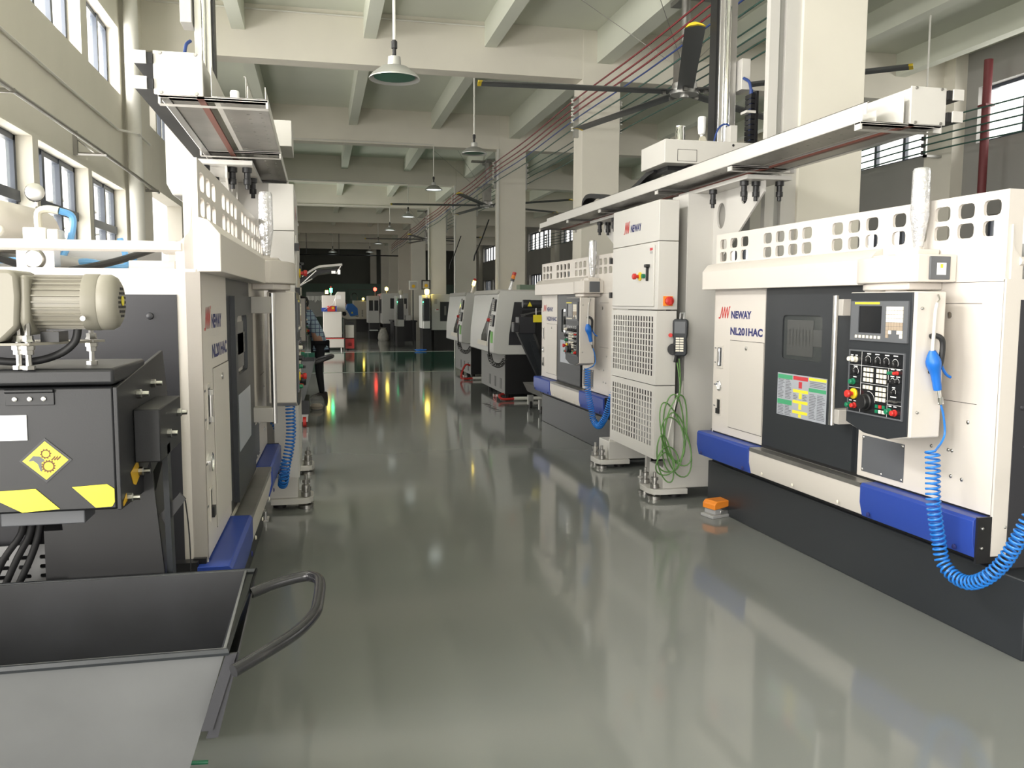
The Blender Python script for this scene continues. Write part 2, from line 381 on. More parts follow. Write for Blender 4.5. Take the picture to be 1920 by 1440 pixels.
for a, b_ in RU: window(XR, a, b_, 4.05, 4.9, 6, None, 'R')
for a, b_ in RL: window(XR, a, b_, 1.2, 2.93, 5, None, 'R')
# wall columns, right and left
for i, y in enumerate(YK):
    struct('column', MB().box(XL, y - .42, 0, XL + .14, y + .38, ZC), plaster); struct('column', MB().box(XR - .22, y - .25, 0, XR, y + .38, ZC), plaster)
    if 5 < y < 25: tag(build('drain_pipe', MB().cyl((XL + .13, y - .6, 0), (XL + .13, y - .6, ZC), .085, n=16), pvc), 'white drain pipe beside the ' + ['lower windows level with the air tank', 'wall column just beyond the lower windows', 'wall column past the open shed doorway', 'wall column before the green floor band'][[5 < q_ < 25 for q_ in YK].index(True) * 0 + i - 3], 'pipe', 'drain pipes along the left wall')
for i, y in enumerate(YK[4:7]): tag(build('drain_pipe', MB().cyl((3.735, y - .02, 0), (3.735, y - .02, ZB), .032, n=12), pvc), 'thin pale pipe up the corner of the ' + ['third', 'fourth', 'fifth'][i] + ' row column', 'pipe', 'thin pipes up the row columns')
p = thing('fire_pipe', 'dark red fire pipe rising beside the upper windows', 'pipe', (9.6, 10.95, 0))
build('pipe', MB().cyl((0, 0, 0), (0, 0, 5.12), .06), redpipe, p); build('clamp', MB().box(-.08, -.08, 4.45, .08, .08, 4.48), redpipe, p)
# outside: paving and a low building seen through the panes
struct('ground', MB().box(-40, -30, -.25, 40, 90, -.12), mat('outside_concrete', (0.45, 0.44, 0.41), .9))
ob = MB().box(-14, 3, -.1, -13.6, 60, 3.4); struct('wall_outside', ob, mat('outside_wall', (0.42, 0.40, 0.36), .9))
sh = thing('storage_shed', 'corrugated steel shed with roof truss seen through the side wall opening', 'shed', (-6, 14.5, 0))
mb = MB()
for k in range(40): mb.box(-2.5, -3 + k * .25, 2.7, -2.45, -2.87 + k * .25, 4.4)
mb.box(-2.6, -3, 0, -2.5, 7, 4.4); build('cladding', mb, farbase, sh)
mb = MB()
for k in range(4):
    y = k * 1.7 - 1; mb.tube([(-2.3, y, 2.3), (2.5, y, 3.0)], .025); mb.tube([(-2.3, y, 1.9), (2.5, y, 1.9)], .025)
    for j in range(7): mb.tube([(-2.3 + j * .7, y, 1.9), (-1.95 + j * .7, y, 2.35 + j * .1), (-1.6 + j * .7, y, 1.9)], .015)
build('roof_truss', mb, alum, sh)
# cable run on brackets along the left wall
tag(build('pipe_run', MB().tube(smoothpath([(-2.02, -1, 3.0), (-2.02, 4, 2.99), (-2.03, 9.3, 3.0), (-2.05, 12.3, 3.0)]), .018), steeld), 'thin dark pipe run held off the window wall on brackets', 'pipe')
for i, y in enumerate((6.6, 9.2, 12.0)):
    mb = MB().box(-2.3, y - .02, 2.97, -2.26, y + .02, 3.2); mb.tube([(-2.28, y, 2.985), (-2.0, y, 2.985)], .018, 6); mb.tube([(-2.28, y, 3.14), (-2.1, y, 2.99)], .012, 6)
    tag(build('wall_bracket', mb, steeld), 'steel angle bracket under the thin wall pipe, ' + ['hidden behind the gantry rail end', 'over the lower windows', 'beside the white drain pipe'][i], 'bracket', 'brackets under the left wall pipe')
tag(build('wall_conduit', MB().tube([(-2.28, 0, 3.62), (-2.28, 8.8, 3.57), (-2.28, 11.1, 3.58), (-2.1, 11.3, 3.58), (-2.1, 12.1, 3.58)], .014, 6), pvc), 'thin white conduit crossing the wall below the upper windows', 'conduit')
for i, y in enumerate(YK[3:7]): tag(build('ceiling_conduit', MB().tube([(-2.1, y - .02, ZB + (.62 if i == 0 else .03)), (2.38, y - .02, ZB + (.62 if i == 0 else .03))], .012, 6), pvc), ['thin conduit high on the first full cream ceiling beam', 'thin conduit along the second ceiling beam', 'thin conduit along the third ceiling beam', 'thin conduit along the fourth ceiling beam'][i], 'conduit')
# ---------------------------------------------------------------- pendant lamps
def lamp(x, y, ztop, zl, lit):
    t = thing('pendant_lamp', 'x', 'lamp', (x, y, 0))
    build('rod', MB().cyl((0, 0, zl + .30), (0, 0, ztop), .011, n=8), pvc, t)
    build('socket', MB().cyl((0, 0, zl + .18), (0, 0, zl + .30), .014, n=8).cyl((0, 0, zl + .24), (0, 0, zl + .29), .022, n=8), rubber, t)
    build('shade', MB().rev([(.045, .18), (.05, .12), (.10, .105), (.17, .05), (.185, .03), (.185, .022), (.165, .045), (.09, .09), (.04, .10), (.01, .10)], (0, 0, zl), n=24), alum, t)
    build('bulb', MB().rev([(.02, .1), (.055, .085), (.06, .05), (.15, .036), (.01, .030)], (0, 0, zl), n=20), lampon if lit else shadeg, t)
    return t
nm = ['large unlit aluminium pendant lamp hanging before the first full beam', 'unlit green-lined pendant lamp hanging just past the first full beam', 'lit pendant lamp hanging third along the aisle', 'lit pendant lamp hanging fourth along the aisle', 'lit pendant lamp hanging fifth along the aisle', 'small lit pendant lamp hanging sixth along the aisle', 'small lit pendant lamp hanging seventh along the aisle']
for i, (x, y, zt, zl, lit) in enumerate(((.57, 6.42, ZB, 3.15, False), (2.24, 12.4, ZB, 3.68, False), (2.38, 17.9, ZB, 3.86, True), (2.45, 23.75, ZB, 3.87, True), (2.42, 29.5, ZB, 3.98, True), (2.42, 35.3, ZB, 3.9, True), (2.42, 41.1, ZB, 3.9, True))):
    t = lamp(x, y, zt, zl, lit); t['label'] = nm[i]; t['group'] = 'pendant lamps along the aisle'
t = lamp(.7, 41.1, ZB, 3.87, True); t['label'] = 'tiny lit pendant lamp above the brilliantly lit machine'; t['group'] = 'pendant lamps along the aisle'
t = lamp(7.45, 9.5, ZS, 3.86, False); t['label'] = 'pendant lamp on a pale rod hanging behind the gantry end box'; t['group'] = 'pendant lamps along the aisle'
# ---------------------------------------------------------------- big ceiling fans
def fan(y, ang, label, zf=3.93):
    t = thing('ceiling_fan', label, 'ceiling fan', (4.07, y, 0), 0, 'large five-blade ceiling fans')
    build('mounting_plate', MB().box(-.38, -.08, ZS - .16, .38, .08, ZS - .12).box(-.06, -.3, ZS - .18, .06, .3, ZS - .13), steeld, t)
    build('downrod', MB().cyl((0, 0, zf + .5), (0, 0, ZS - .14), .05, n=14), steeld, t)
    build('gear_motor', MB().box(-.10, -.10, zf + .08, .10, .10, zf + .52).cyl((0, 0, zf), (0, 0, zf + .1), .14, n=20), steeld, t, bevel=.01)
    build('hub', MB().cyl((0, 0, zf - .03), (0, 0, zf + .02), .16, n=20).cyl((0, 0, zf - .06), (0, 0, zf - .03), .05, n=12), alum, t)
    for k in range(5):
        a = R(ang + 72 * k); c, s_ = math.cos(a), math.sin(a); mb = MB(); prof = [(-.085, -.018), (-.05, .012), (.0, .022), (.06, .008), (.095, -.012), (.03, .002), (-.04, -.006)]
        def pt(r, q): return (c * r - s_ * q[0], s_ * r + c * q[0], zf + q[1] + .01)
        A = [mb.av(pt(.16, q)) for q in prof]; B = [mb.av(pt(2.3, q)) for q in prof]; n_ = len(prof)
        mb.face(A); mb.face(B[::-1])
        for j in range(n_): mb.face([A[j], A[(j + 1) % n_], B[(j + 1) % n_], B[j]])
        bl = build('blade', mb, fanm, t)
        mb = MB(); A = [mb.av(pt(2.3, q)) for q in prof]; B = [mb.av(pt(2.34, (q[0] * .95, q[1] * 1.1))) for q in prof]
        mb.face(A); mb.face(B[::-1])
        for j in range(n_): mb.face([A[j], A[(j + 1) % n_], B[(j + 1) % n_], B[j]])
        build('blade_tip', mb, yellowp, bl)
        build('guy_clip', MB().box(c * .24 - .02, s_ * .24 - .02, zf - .04, c * .24 + .02, s_ * .24 + .02, zf + .0), steel, bl)
    for k in range(4):
        a = R(45 + 90 * k); build('guy_wire', MB().tube([(math.cos(a) * .1, math.sin(a) * .1, zf + .3), (math.cos(a) * 1.7, math.sin(a) * 1.7, ZC)], .004, 5), steeld, t)
    return t
fan(9.2, -112, 'large grey ceiling fan with yellow blade tips beside the gantry mast')
fan(20.8, 172, 'second ceiling fan, beyond the third column')
fan(32.4, 175, 'third ceiling fan, small and dark far down the hall')
# ---------------------------------------------------------------- bus cables along the column row
for k, (x, z, m, lb) in enumerate(((3.69, 4.50, redw, 'top red cable strung along the aisle side of the columns'), (3.69, 4.395, redw, 'second red cable strung along the aisle side of the columns'), (3.69, 4.31, redw, 'third red cable strung along the aisle side of the columns'), (3.69, 4.22, bluew, 'blue cable strung below the three red cables'), (3.69, 4.10, grnw, 'dark green cable lowest on the aisle side of the columns'),
        (4.42, 4.42, grnw, 'top green cable on the far side of the columns'), (4.42, 4.32, grnw, 'second green cable on the far side of the columns'), (4.42, 4.22, grnw, 'third green cable on the far side of the columns'), (4.42, 4.10, grnw, 'lowest green cable on the far side of the columns'))):
    pts = []
    for y in YK[1:9]:
        pts.append((x, y + .2, z))
        if y < 50: pts.append((x, y + 3.1, z - .035))
    tag(build('power_cable', MB().tube(smoothpath(pts, 4), .011 if k < 3 else .009, 6), m), lb, 'cable', 'cables strung along the column row')
for k, (z, lb) in enumerate(((4.43, 'top green cable of five strung past the red fire pipe'), (4.30, 'second green cable of five strung past the red fire pipe'), (4.19, 'third green cable of five strung past the red fire pipe'), (4.08, 'fourth green cable of five strung past the red fire pipe'), (3.97, 'lowest green cable of five strung past the red fire pipe'))):
    pts = []
    for y in YK[1:8]: pts += [(9.45, y, z), (9.45, y + 2.9, z - .05)]
    tag(build('power_cable', MB().tube(smoothpath(pts, 4), .012, 6), grnw), lb, 'cable', 'cables strung along the right wall')
for sd, x0, x1, xc in ((0, 3.70, 3.77, 3.69), (1, 4.34, 4.41, 4.42)):
    for i, y in enumerate(YK[3:8]):
        t = thing('insulator_rack', 'insulator rack on the ' + ('aisle' if sd == 0 else 'far') + ' side of the ' + ['second nearest', 'third', 'fourth', 'fifth', 'sixth'][i] + ' row column', 'insulator rack', (0, y + .2, 0), 0, 'insulator racks on the columns')
        build('bracket', MB().box(x0, -.03, 3.98, x1, .03, 4.56), alum, t)
        for z in (4.5, 4.395, 4.31, 4.22, 4.10): build('insulator', MB().rev([(.012, -.035), (.03, -.03), (.03, -.012), (.018, 0), (.03, .012), (.03, .03), (.012, .035)], (xc, 0, z), n=10), pvc, t)
for i, y in enumerate(YK[3:8]):
    t = thing('insulator_rack', 'rack of dark insulators for the right wall cables at the ' + ['second', 'third', 'fourth', 'fifth', 'sixth'][i] + ' wall column', 'insulator rack', (0, y, 0), 0, 'insulator racks on the right wall')
    build('bracket', MB().box(9.48, -.03, 3.9, 9.78, .03, 3.94).box(9.48, -.03, 3.9, 9.51, .03, 4.5), alum, t)
    for z in (4.43, 4.30, 4.19, 4.08, 3.97): build('insulator', MB().cyl((9.45, 0, z - .03), (9.45, 0, z + .03), .028, n=8), rubber, t)
t = thing('surface_conduit', 'tall white channel with a steel strip beside the big column behind the gantry', 'conduit', (3.5, 6.3, 0))
build('channel', MB().box(.0, 0, 0, .08, .06, ZB).box(.14, 0, 0, .27, .06, ZB), gwhite, t); build('metal_strip', MB().box(.08, .04, 0, .14, .055, ZB - .05), alum, t)
# ================================================================= LATHES (local: x to the operator's right, y into the machine)
PH = [(x, x + .10) for x in (.194, .343, .492, .788, .936, 1.084, 1.232, 1.532, 1.682, 1.833, 2.046, 2.197, 2.347, 2.496, 2.648)]
def bolt(mb, x, y, z, r=.012, d=-.006, m=0): mb.rev([(r, 0), (r, d * .5), (r * .5, d)], (x, y, z), (0, 1, 0), 10, m)
def make_lathe(label):
    t = thing('turning_lathe', label, 'lathe'); t['group'] = 'three white and charcoal turning lathes with blue aprons'
    build('base', MB().box(0, 0, 0, 2.95, 1.5, .36), dark, t, bevel=.006)
    build('plinth', MB().box(.03, .02, .36, 2.80, 1.5, .43).box(.09, -.02, .43, 2.79, 1.48, .62), black, t)
    body = build('housing', MB().box(.15, .02, .62, 2.785, 1.45, 1.665), white, t, bevel=.004)
    # end frames
    for x0, x1, xs in ((.14, .15, -1), (2.785, 2.80, 1)):
        e = MB().plate(-.05, .43, 1.45, 1.665, x0, x1, [(.03, .431, 1.40, 1.575)], ax='x'); build('end_frame', e, white, t)
        xc = x0 if xs < 0 else x1
        sc_ = build('side_cover', MB().box(min(xc, xc + .004 * xs) - 0, .03, .37, max(xc, xc + .004 * xs), 1.40, 1.575), darkg, t)
        mb = MB()
        for (yy, zz) in ((.12, 1.50), (.07, 1.10), (.10, .92), (.6, 1.50), (1.1, 1.5), (1.0, 1.1)): mb.rev([(.013, 0), (.011, .006 * xs), (.004, .009 * xs)], (xc + .004 * xs, yy, zz), (1, 0, 0), 10)
        build_each('bolt', mb, darkg, sc_)
        build('top_rail', MB().tube([(x0 + .01, .01, 1.742), (x0 + .01, 1.45, 1.742)], .02, 10), white, t)
        build('corner_post', MB().prism([(-.03, 1.665), (.03, 1.665), (.03, 1.74), (-.02, 1.80), (-.03, 1.9)], 'x', x0, x1), white, t)
    # fronts
    build('front_panel', MB().plate(.14, 1.655, 2.79, 2.052, -.05, -.035, [(a, z, b_, z + .068) for a, b_ in PH for z in (1.856, 1.946)], r=.02), white, t)
    build('panel_return', MB().box(2.765, -.035, .62, 2.79, .03, 2.052), white, t); build('panel_return', MB().box(.14, -.035, 1.665, .155, .0, 2.052), white, t)
    build('left_panel', MB().box(.14, -.05, .615, .838, .0, 1.655), white, t)
    hp = build('access_hatch', MB().box(.386, -.0535, .674, .836, -.05, 1.293), white2, t, bevel=.001)
    build('hatch_lock', MB().rev([(.014, 0), (.014, -.004), (.006, -.006)], (.614, -.0535, 1.248), (0, 1, 0), 12), steel, hp)
    build('hatch_gap', MB().plate(.382, .670, .84, 1.297, -.0508, -.05, [(.385, .673, .8385, 1.294)]), blackink, hp)
    g = build('sight_gauge', MB().plate(.19, 1.085, .285, 1.25, -.056, -.0505, [(.205, 1.10, .27, 1.235)]), white2, t)
    build('gauge_well', MB().box(.205, -.052, 1.10, .27, -.0505, 1.235), pgrey, g); build('gauge_tube', MB().cyl((.24, -.058, 1.11), (.24, -.058, 1.225), .008).rev([(.014, -.01), (.014, .01)], (.24, -.058, 1.118), (0, 0, 1), 10).rev([(.014, -.01), (.014, .01)], (.24, -.058, 1.218), (0, 0, 1), 10), steel, g)
    g = build('pressure_gauge', MB().rev([(.036, 0), (.036, -.01), (.030, -.012), (.028, -.006), (.001, -.006)], (.242, -.05, .957), (0, 1, 0), 24), chrome, t)
    build('dial_face', MB().rev([(.026, -.0062), (.001, -.0064)], (.242, -.05, .957), (0, 1, 0), 20), paperw, g)
    g = build('switch_slot', MB().plate(.203, .74, .272, .865, -.055, -.0505, [(.213, .75, .262, .855)]), white2, t)
    build('switch_lever', MB().box(.215, -.065, .752, .26, -.0505, .79, 0).box(.213, -.0515, .75, .262, -.0505, .855), black, g)
    mb = MB()
    for z in (1.225, 1.12, .957, .80): mb.box(.155, -.0508, z, .185, -.0502, z + .008)
    build('marking', mb, pgrey, t)
    # black door area
    build('door_surround', MB().plate(.84, .62, 1.845, 1.655, -.045, .0, [(1.0, .66, 1.80, 1.56)]), dark, t)
    d = build('sliding_door', MB().plate(1.0, .625, 1.815, 1.578, -.068, -.03, [(1.08, 1.21, 1.50, 1.485)], r=.03), dark, t, bevel=.002)
    build('door_window', MB().box(1.07, -.056, 1.20, 1.51, -.050, 1.495), glassd, d)
    build('window_reflector', MB().box(1.12, -.0595, 1.235, 1.40, -.0565, 1.455).box(1.12, -.0595, 1.30, 1.49, -.0565, 1.40), mat('lit_interior_grey', (0.055, .057, .055), .3), d)  # lit interior behind the glass, painted on as lighter grey patches
    brm = mat('matte_bracket_grey', (.40, .38, .355), .55)
    for z0, z1 in ((1.49, 1.58), (.895, .975)): build('handle_bracket', MB().box(1.745, -.17, z0, 1.83, -.06, z1), brm, d, bevel=.003)
    build('door_handle', MB().cyl((1.775, -.175, .885), (1.775, -.175, 1.60), .0155, n=18), steel, d)
    # warning label
    lb = build('warning_label', MB().box(1.048, -.0705, .855, 1.57, -.0685, 1.12), labelg, d)
    for nm_, m_, rc in (('label_green_band', lgreen, ((1.053, 1.085, 1.215, 1.112), (1.053, .925, 1.215, .955), (1.392, 1.03, 1.565, 1.052))), ('label_red_band', lred, ((1.225, 1.088, 1.38, 1.112), (1.285, 1.04, 1.32, 1.08))),
                        ('label_yellow_band', lyel, ((1.392, 1.098, 1.565, 1.114), (1.225, 1.012, 1.385, 1.03), (1.225, .945, 1.385, .963), (1.225, .882, 1.385, .90), (1.29, .975, 1.32, 1.01), (1.29, .91, 1.32, .943), (1.29, .86, 1.32, .88)))):
        mb = MB()
        for a, z0, c_, z1 in rc: mb.box(a, -.0712, z0, c_, -.0705, z1)
        build_each(nm_, mb, m_, lb, smooth=0)
    mb = MB(); rr = random.Random(3)
    for (a, c_, z0, z1) in ((1.058, 1.13, .965, 1.08), (1.14, 1.212, .965, 1.08), (1.058, 1.13, .862, .92), (1.14, 1.212, .862, .92), (1.40, 1.47, .87, 1.02), (1.48, 1.56, .87, 1.02), (1.23, 1.28, .97, 1.005), (1.33, 1.38, .97, 1.005), (1.40, 1.56, 1.06, 1.09)):
        z = z0
        while z < z1: mb.box(a, -.0711, z, a + (c_ - a) * rr.uniform(.6, 1), -.0705, z + .0035); z += .0095
    build('label_print', mb, pgrey, lb, smooth=0)
    # right hand panel
    build('right_panel', MB().box(1.845, -.05, .615, 2.79, .0, 1.655), white, t, bevel=.001)
    build('lower_cover', MB().box(1.885, -.053, .645, 2.216, -.05, .842), pgrey, t)
    mb = MB()
    for (x, z) in ((1.895, .655), (2.205, .655), (1.895, .83), (2.205, .83), (2.05, .655), (2.403, .867), (2.514, .866), (2.537, .866), (2.626, 1.013), (2.538, .744), (2.607, .741), (2.476, 1.503)): bolt(mb, x, -.0505 if x > 2.3 else -.053, z, .009 if x < 2.45 or z < 1.4 else .016)
    build_each('screw', mb, steel, t)
    build_each('panel_gap', MB().box(2.4, -.0508, 1.557, 2.67, -.0495, 1.5595).box(2.4, -.0508, 1.099, 2.67, -.0495, 1.1015).box(1.847, -.0508, 1.654, 2.788, -.0495, 1.656), blackink, t, smooth=0)
    # hood
    build('hood', MB().prism([(-.05, 1.655), (-.13, 1.655), (-.13, 1.786), (-.09, 1.834), (-.05, 1.845)], 'x', .083, 1.98), white, t, bevel=.003)
    # apron
    AP = [(-.02, .605), (-.128, .605), (-.14, .592), (-.14, .50), (-.122, .425), (-.02, .42)]
    for nm_, a, c_, m_ in (('apron_end', .08, .83, blue), ('apron', .83, 1.998, white2), ('apron_end', 1.998, 2.785, blue)):
        mb = MB(); q = AP if nm_ == 'apron_end' else [(-.02, .600), (-.120, .600), (-.132, .585), (-.132, .50), (-.116, .427), (-.02, .42)]
        mb.prism(q, 'x', a, c_); build(nm_, mb, m_, t, bevel=.002)
    build('apron_edge_strip', MB().box(.84, -.136, .578, 1.99, -.06, .603), steeld, t)
    mb = MB()
    for x in (1.0, 1.35, 1.8): bolt(mb, x, -.133, .455, .010)
    build_each('apron_screw', mb, keyw, t); mb = MB()
    for x in (.15, .76, 2.07, 2.68): bolt(mb, x, -.138, .448, .013)
    build_each('apron_plug', mb, navyink, t)
    ap = build('apron_end_plate', MB().box(2.785, -.125, .40, 2.797, .05, .61), black, t); mb = MB()
    for y in (-.10, .02):
        for z in (.47, .56): mb.rev([(.007, 0), (.007, .004), (.003, .007)], (2.797, y, z), (1, 0, 0), 8)
    build_each('bolt', mb, steel, ap)
    build('splash_gutter', MB().box(.12, -.045, .60, 2.79, -.0, .625), black, t)
    # lettering
    zigzag(.201, 1.448, .17, .085, -.0506, t); text('lettering', 'NEWAY', .386, 1.449, .278, .055, -.0506, navyink, t, bold=.05); text('lettering', 'NL201HAC', .380, 1.333, .435, .055, -.0506, navyink, t, bold=.045)
    # pendant arm and control pendant
    a = build('pendant_arm', MB().prism([(1.93, -.05), (1.93, -.16), (2.0, -.215), (2.12, -.255), (2.26, -.272), (2.40, -.274), (2.507, -.265), (2.507, -.05)], 'z', 1.657, 1.785).prism([(1.99, -.05), (1.99, -.17), (2.1, -.225), (2.26, -.245), (2.42, -.24), (2.42, -.05)], 'z', 1.622, 1.657), white, t, bevel=.006)
    build_each('arm_cover', MB().prism([(2.0, -.06), (2.05, -.16), (2.2, -.2), (2.25, -.06)], 'z', 1.785, 1.80).box(2.24, -.18, 1.785, 2.40, -.06, 1.815).cyl((2.25, -.17, 1.60), (2.25, -.17, 1.625), .05, n=16), white, a, bevel=.003)
    sb = build('switch_box', MB().box(2.507, -.205, 1.668, 2.518, -.095, 1.775), pgrey, a, bevel=.003)
    build('switch_label', MB().box(2.518, -.17, 1.69, 2.5195, -.12, 1.745), paperw, sb); build('switch_label_mark', MB().box(2.5195, -.152, 1.722, 2.520, -.138, 1.740), lyel, sb)
    sl = build('signal_lamp', MB().rev([(.055, 1.800), (.055, 1.812), (.02, 1.815), (.018, 1.86), (.026, 1.93), (.026, 2.16), (.02, 2.17)], (2.315, -.11, 0), n=18), white2, t)
    build('plastic_wrap', MB().rev([(.022, 1.83), (.028, 1.88), (.043, 1.98), (.040, 2.19), (.034, 2.205), (.005, 2.207)], (2.315, -.11, 0), n=18), plastic, sl)
    cp = build('control_pendant', MB().prism([(2.115, .955), (2.27, .918), (2.443, .914), (2.59, .943), (2.59, 1.612), (2.115, 1.612)], 'y', -.330, -.172), white, t, bevel=.006)
    build('front_fascia', MB().prism([(2.128, .962), (2.27, .922), (2.443, .917), (2.573, .947), (2.573, 1.608), (2.128, 1.608)], 'y', -.337, -.329), dark, cp, bevel=.001)
    build('screen_frame', MB().plate(2.145, 1.375, 2.558, 1.568, -.346, -.337, [(2.205, 1.414, 2.377, 1.544)]), pgrey, cp, bevel=.001)
    build('screen', MB().box(2.20, -.341, 1.41, 2.38, -.338, 1.548), screenm, cp)
    build('name_strip', MB().box(2.175, -.3468, 1.553, 2.36, -.346, 1.563), lyel, cp)
    mb = MB(); mb2 = MB()
    for k in range(7): mb.box(2.188 + k * .0285, -.3495, 1.388, 2.203 + k * .0285, -.346, 1.402)
    for r_ in range(8):
        for c_ in range(6):
            if r_ > 5 and c_ in (2, 3) : continue
            if r_ > 5 and c_ in (1, 4) and r_ == 7: continue
            tgt = mb2 if r_ in (4, 5) or (r_ > 5 and c_ in (0,)) else mb
            tgt.box(2.4135 + c_ * .0192, -.3495, 1.525 - r_ * .0185, 2.4312 + c_ * .0192, -.346, 1.542 - r_ * .0185)
    build('keypad', mb, keyw, cp, smooth=0); build('tan_keypad', mb2, keyb, cp, smooth=0)
    build('operation_panel', MB().plate(2.143, 1.014, 2.547, 1.328, -.346, -.337, [(2.150, 1.021, 2.540, 1.321)]), pgrey, cp); build('operation_plate', MB().box(2.150, -.342, 1.021, 2.540, -.338, 1.321), screenm, cp)
    mb = MB(); L_ = .0016
    def ln(x0, z0, x1, z1): mb.box(min(x0, x1) - L_ / 2, -.3428, min(z0, z1) - L_ / 2, max(x0, x1) + L_ / 2, -.342, max(z0, z1) + L_ / 2)
    ln(2.24, 1.021, 2.24, 1.321); ln(2.15, 1.253, 2.54, 1.253); ln(2.15, 1.14, 2.24, 1.14); ln(2.24, 1.167, 2.44, 1.167); ln(2.44, 1.021, 2.44, 1.253); ln(2.44, 1.083, 2.54, 1.083)
    for (x, z, w_) in ((2.155, 1.298, .018), (2.19, 1.298, .018), (2.28, 1.31, .028), (2.34, 1.31, .03), (2.41, 1.31, .03), (2.47, 1.31, .03), (2.18, 1.243, .03), (2.18, 1.19, .025), (2.455, 1.247, .025), (2.495, 1.247, .025), (2.455, 1.214, .025), (2.495, 1.214, .025), (2.47, 1.162, .02), (2.46, 1.118, .04), (2.45, 1.073, .02), (2.485, 1.073, .02), (2.155, 1.07, .02), (2.19, 1.07, .02)): mb.box(x, -.3428, z, x + w_, -.342, z + .005)
    def arc(cx, cz, r_, a0=-30, a1=210, n=10): ribbon(mb, [(cx + r_ * math.cos(R(a0 + (a1 - a0) * k / n)), cz + r_ * math.sin(R(a0 + (a1 - a0) * k / n))) for k in range(n + 1)], .002, -.3425)
    for (x, z) in ((2.287, 1.282), (2.358, 1.281), (2.42, 1.281), (2.483, 1.277), (2.197, 1.221), (2.470, 1.195), (2.502, 1.195), (2.482, 1.144)): arc(x, z, .021 if z > 1.21 else .014)
    arc(2.30, 1.08, .05, 0, 100)
    build('panel_marking', mb, whiteink, cp, smooth=0)
    for (x, z, r_) in ((2.287, 1.278, .016), (2.358, 1.277, .016), (2.42, 1.277, .016), (2.483, 1.273, .016), (2.197, 1.217, .016), (2.470, 1.193, .010), (2.502, 1.193, .010), (2.482, 1.142, .010)):
        build('selector_knob', MB().rev([(r_, 0), (r_ * .95, -.018), (r_ * .6, -.022)], (x, -.342, z), (0, 1, 0), 14).box(x - .003, -.372, z - r_ * .8, x + .003, -.36, z + r_ * .8), black, cp)
    mb = MB(); mbg = MB()
    for gx, cols in ((2.262, 3), (2.358, 3)):
        for c_ in range(cols):
            for r_ in range(3): mb.box(gx + c_ * .0255, -.3465, 1.226 - r_ * .0248, gx + .018 + c_ * .0255, -.342, 1.244 - r_ * .0248)
    for c_ in range(3): mb.box(2.262 + c_ * .0255, -.3465, 1.140, 2.280 + c_ * .0255, -.342, 1.158)
    for c_ in range(3):
        for r_ in range(3): mb.box(2.358 + c_ * .0255, -.3465, 1.139 - r_ * .0248, 2.376 + c_ * .0255, -.342, 1.157 - r_ * .0248)
    for c_ in range(3): (mbg if c_ == 0 else mb).box(2.358 + c_ * .0255, -.3465, 1.032, 2.376 + c_ * .0255, -.342, 1.048)
    mbg.box(2.358, -.3465, 1.056, 2.376, -.342, 1.072).box(2.409, -.3465, 1.056, 2.427, -.342, 1.072)
    build('square_keys', mb, keyw, cp, smooth=0); build('green_keys', mbg, greenp, cp, smooth=0); build('red_key', MB().box(2.3835, -.3465, 1.056, 2.4015, -.342, 1.072), redp, cp)
    for (x, z, r_, m_, nm_) in ((2.165, 1.281, .012, keyw, 'lamp_button'), (2.197, 1.28, .012, keyw, 'lamp_button'), (2.182, 1.168, .013, greenp, 'push_button'), (2.160, 1.049, .012, greenp, 'push_button'), (2.200, 1.05, .012, redp, 'push_button'), (2.464, 1.232, .008, greenp, 'push_button'), (2.502, 1.234, .008, redp, 'push_button'), (2.458, 1.05, .013, greenp, 'push_button'), (2.497, 1.047, .013, redp, 'push_button')):
        build(nm_, MB().rev([(r_ * 1.25, 0), (r_ * 1.25, -.006), (r_, -.007), (r_, -.022), (r_ * .8, -.025)], (x, -.342, z), (0, 1, 0), 16), m_, cp)
    e = build('emergency_stop', MB().rev([(.010, 0), (.010, -.02), (.019, -.026), (.020, -.038), (.016, -.044)], (2.19, -.344, 1.108), (0, 1, 0), 20), redp, cp); build('stop_collar', MB().rev([(.027, 0), (.027, -.007), (.024, -.01)], (2.19, -.342, 1.108), (0, 1, 0), 22), yellowp, cp)
    build('pulse_dial', MB().rev([(.042, 0), (.042, -.010), (.036, -.014), (.036, -.034), (.033, -.038)], (2.292, -.342, 1.078), (0, 1, 0), 28), black, cp)
    build_each('toggle_switch', MB().cyl((2.455, -.362, 1.10), (2.457, -.342, 1.10), .004).cyl((2.472, -.362, 1.10), (2.474, -.342, 1.10), .004).cyl((2.49, -.362, 1.10), (2.492, -.342, 1.10), .004).cyl((2.508, -.362, 1.10), (2.51, -.342, 1.10), .004), steel, cp)
    build('pendant_handle', MB().tube(smoothpath([(2.592, -.248, 1.408), (2.615, -.240, 1.412), (2.628, -.222, 1.40), (2.628, -.212, 1.37), (2.628, -.216, 1.30), (2.622, -.226, 1.265), (2.605, -.24, 1.25), (2.592, -.245, 1.25)], 5), .0125, 8), rubber, cp)
    mb = MB()
    for z in (1.535, 1.06): mb.rev([(.007, 0), (.007, .006), (.004, .008)], (2.59, -.30, z), (1, 0, 0), 10)
    build_each('screw', mb, steel, cp)
    # rear equipment seen over the top
    build_each('top_equipment', MB().box(.6, .3, 1.665, 2.5, 1.3, 1.72).box(1.7, .5, 1.72, 2.4, 1.1, 1.86).cyl((.5, .9, 1.77), (2.4, .9, 1.77), .05), greyp, t)
    return t
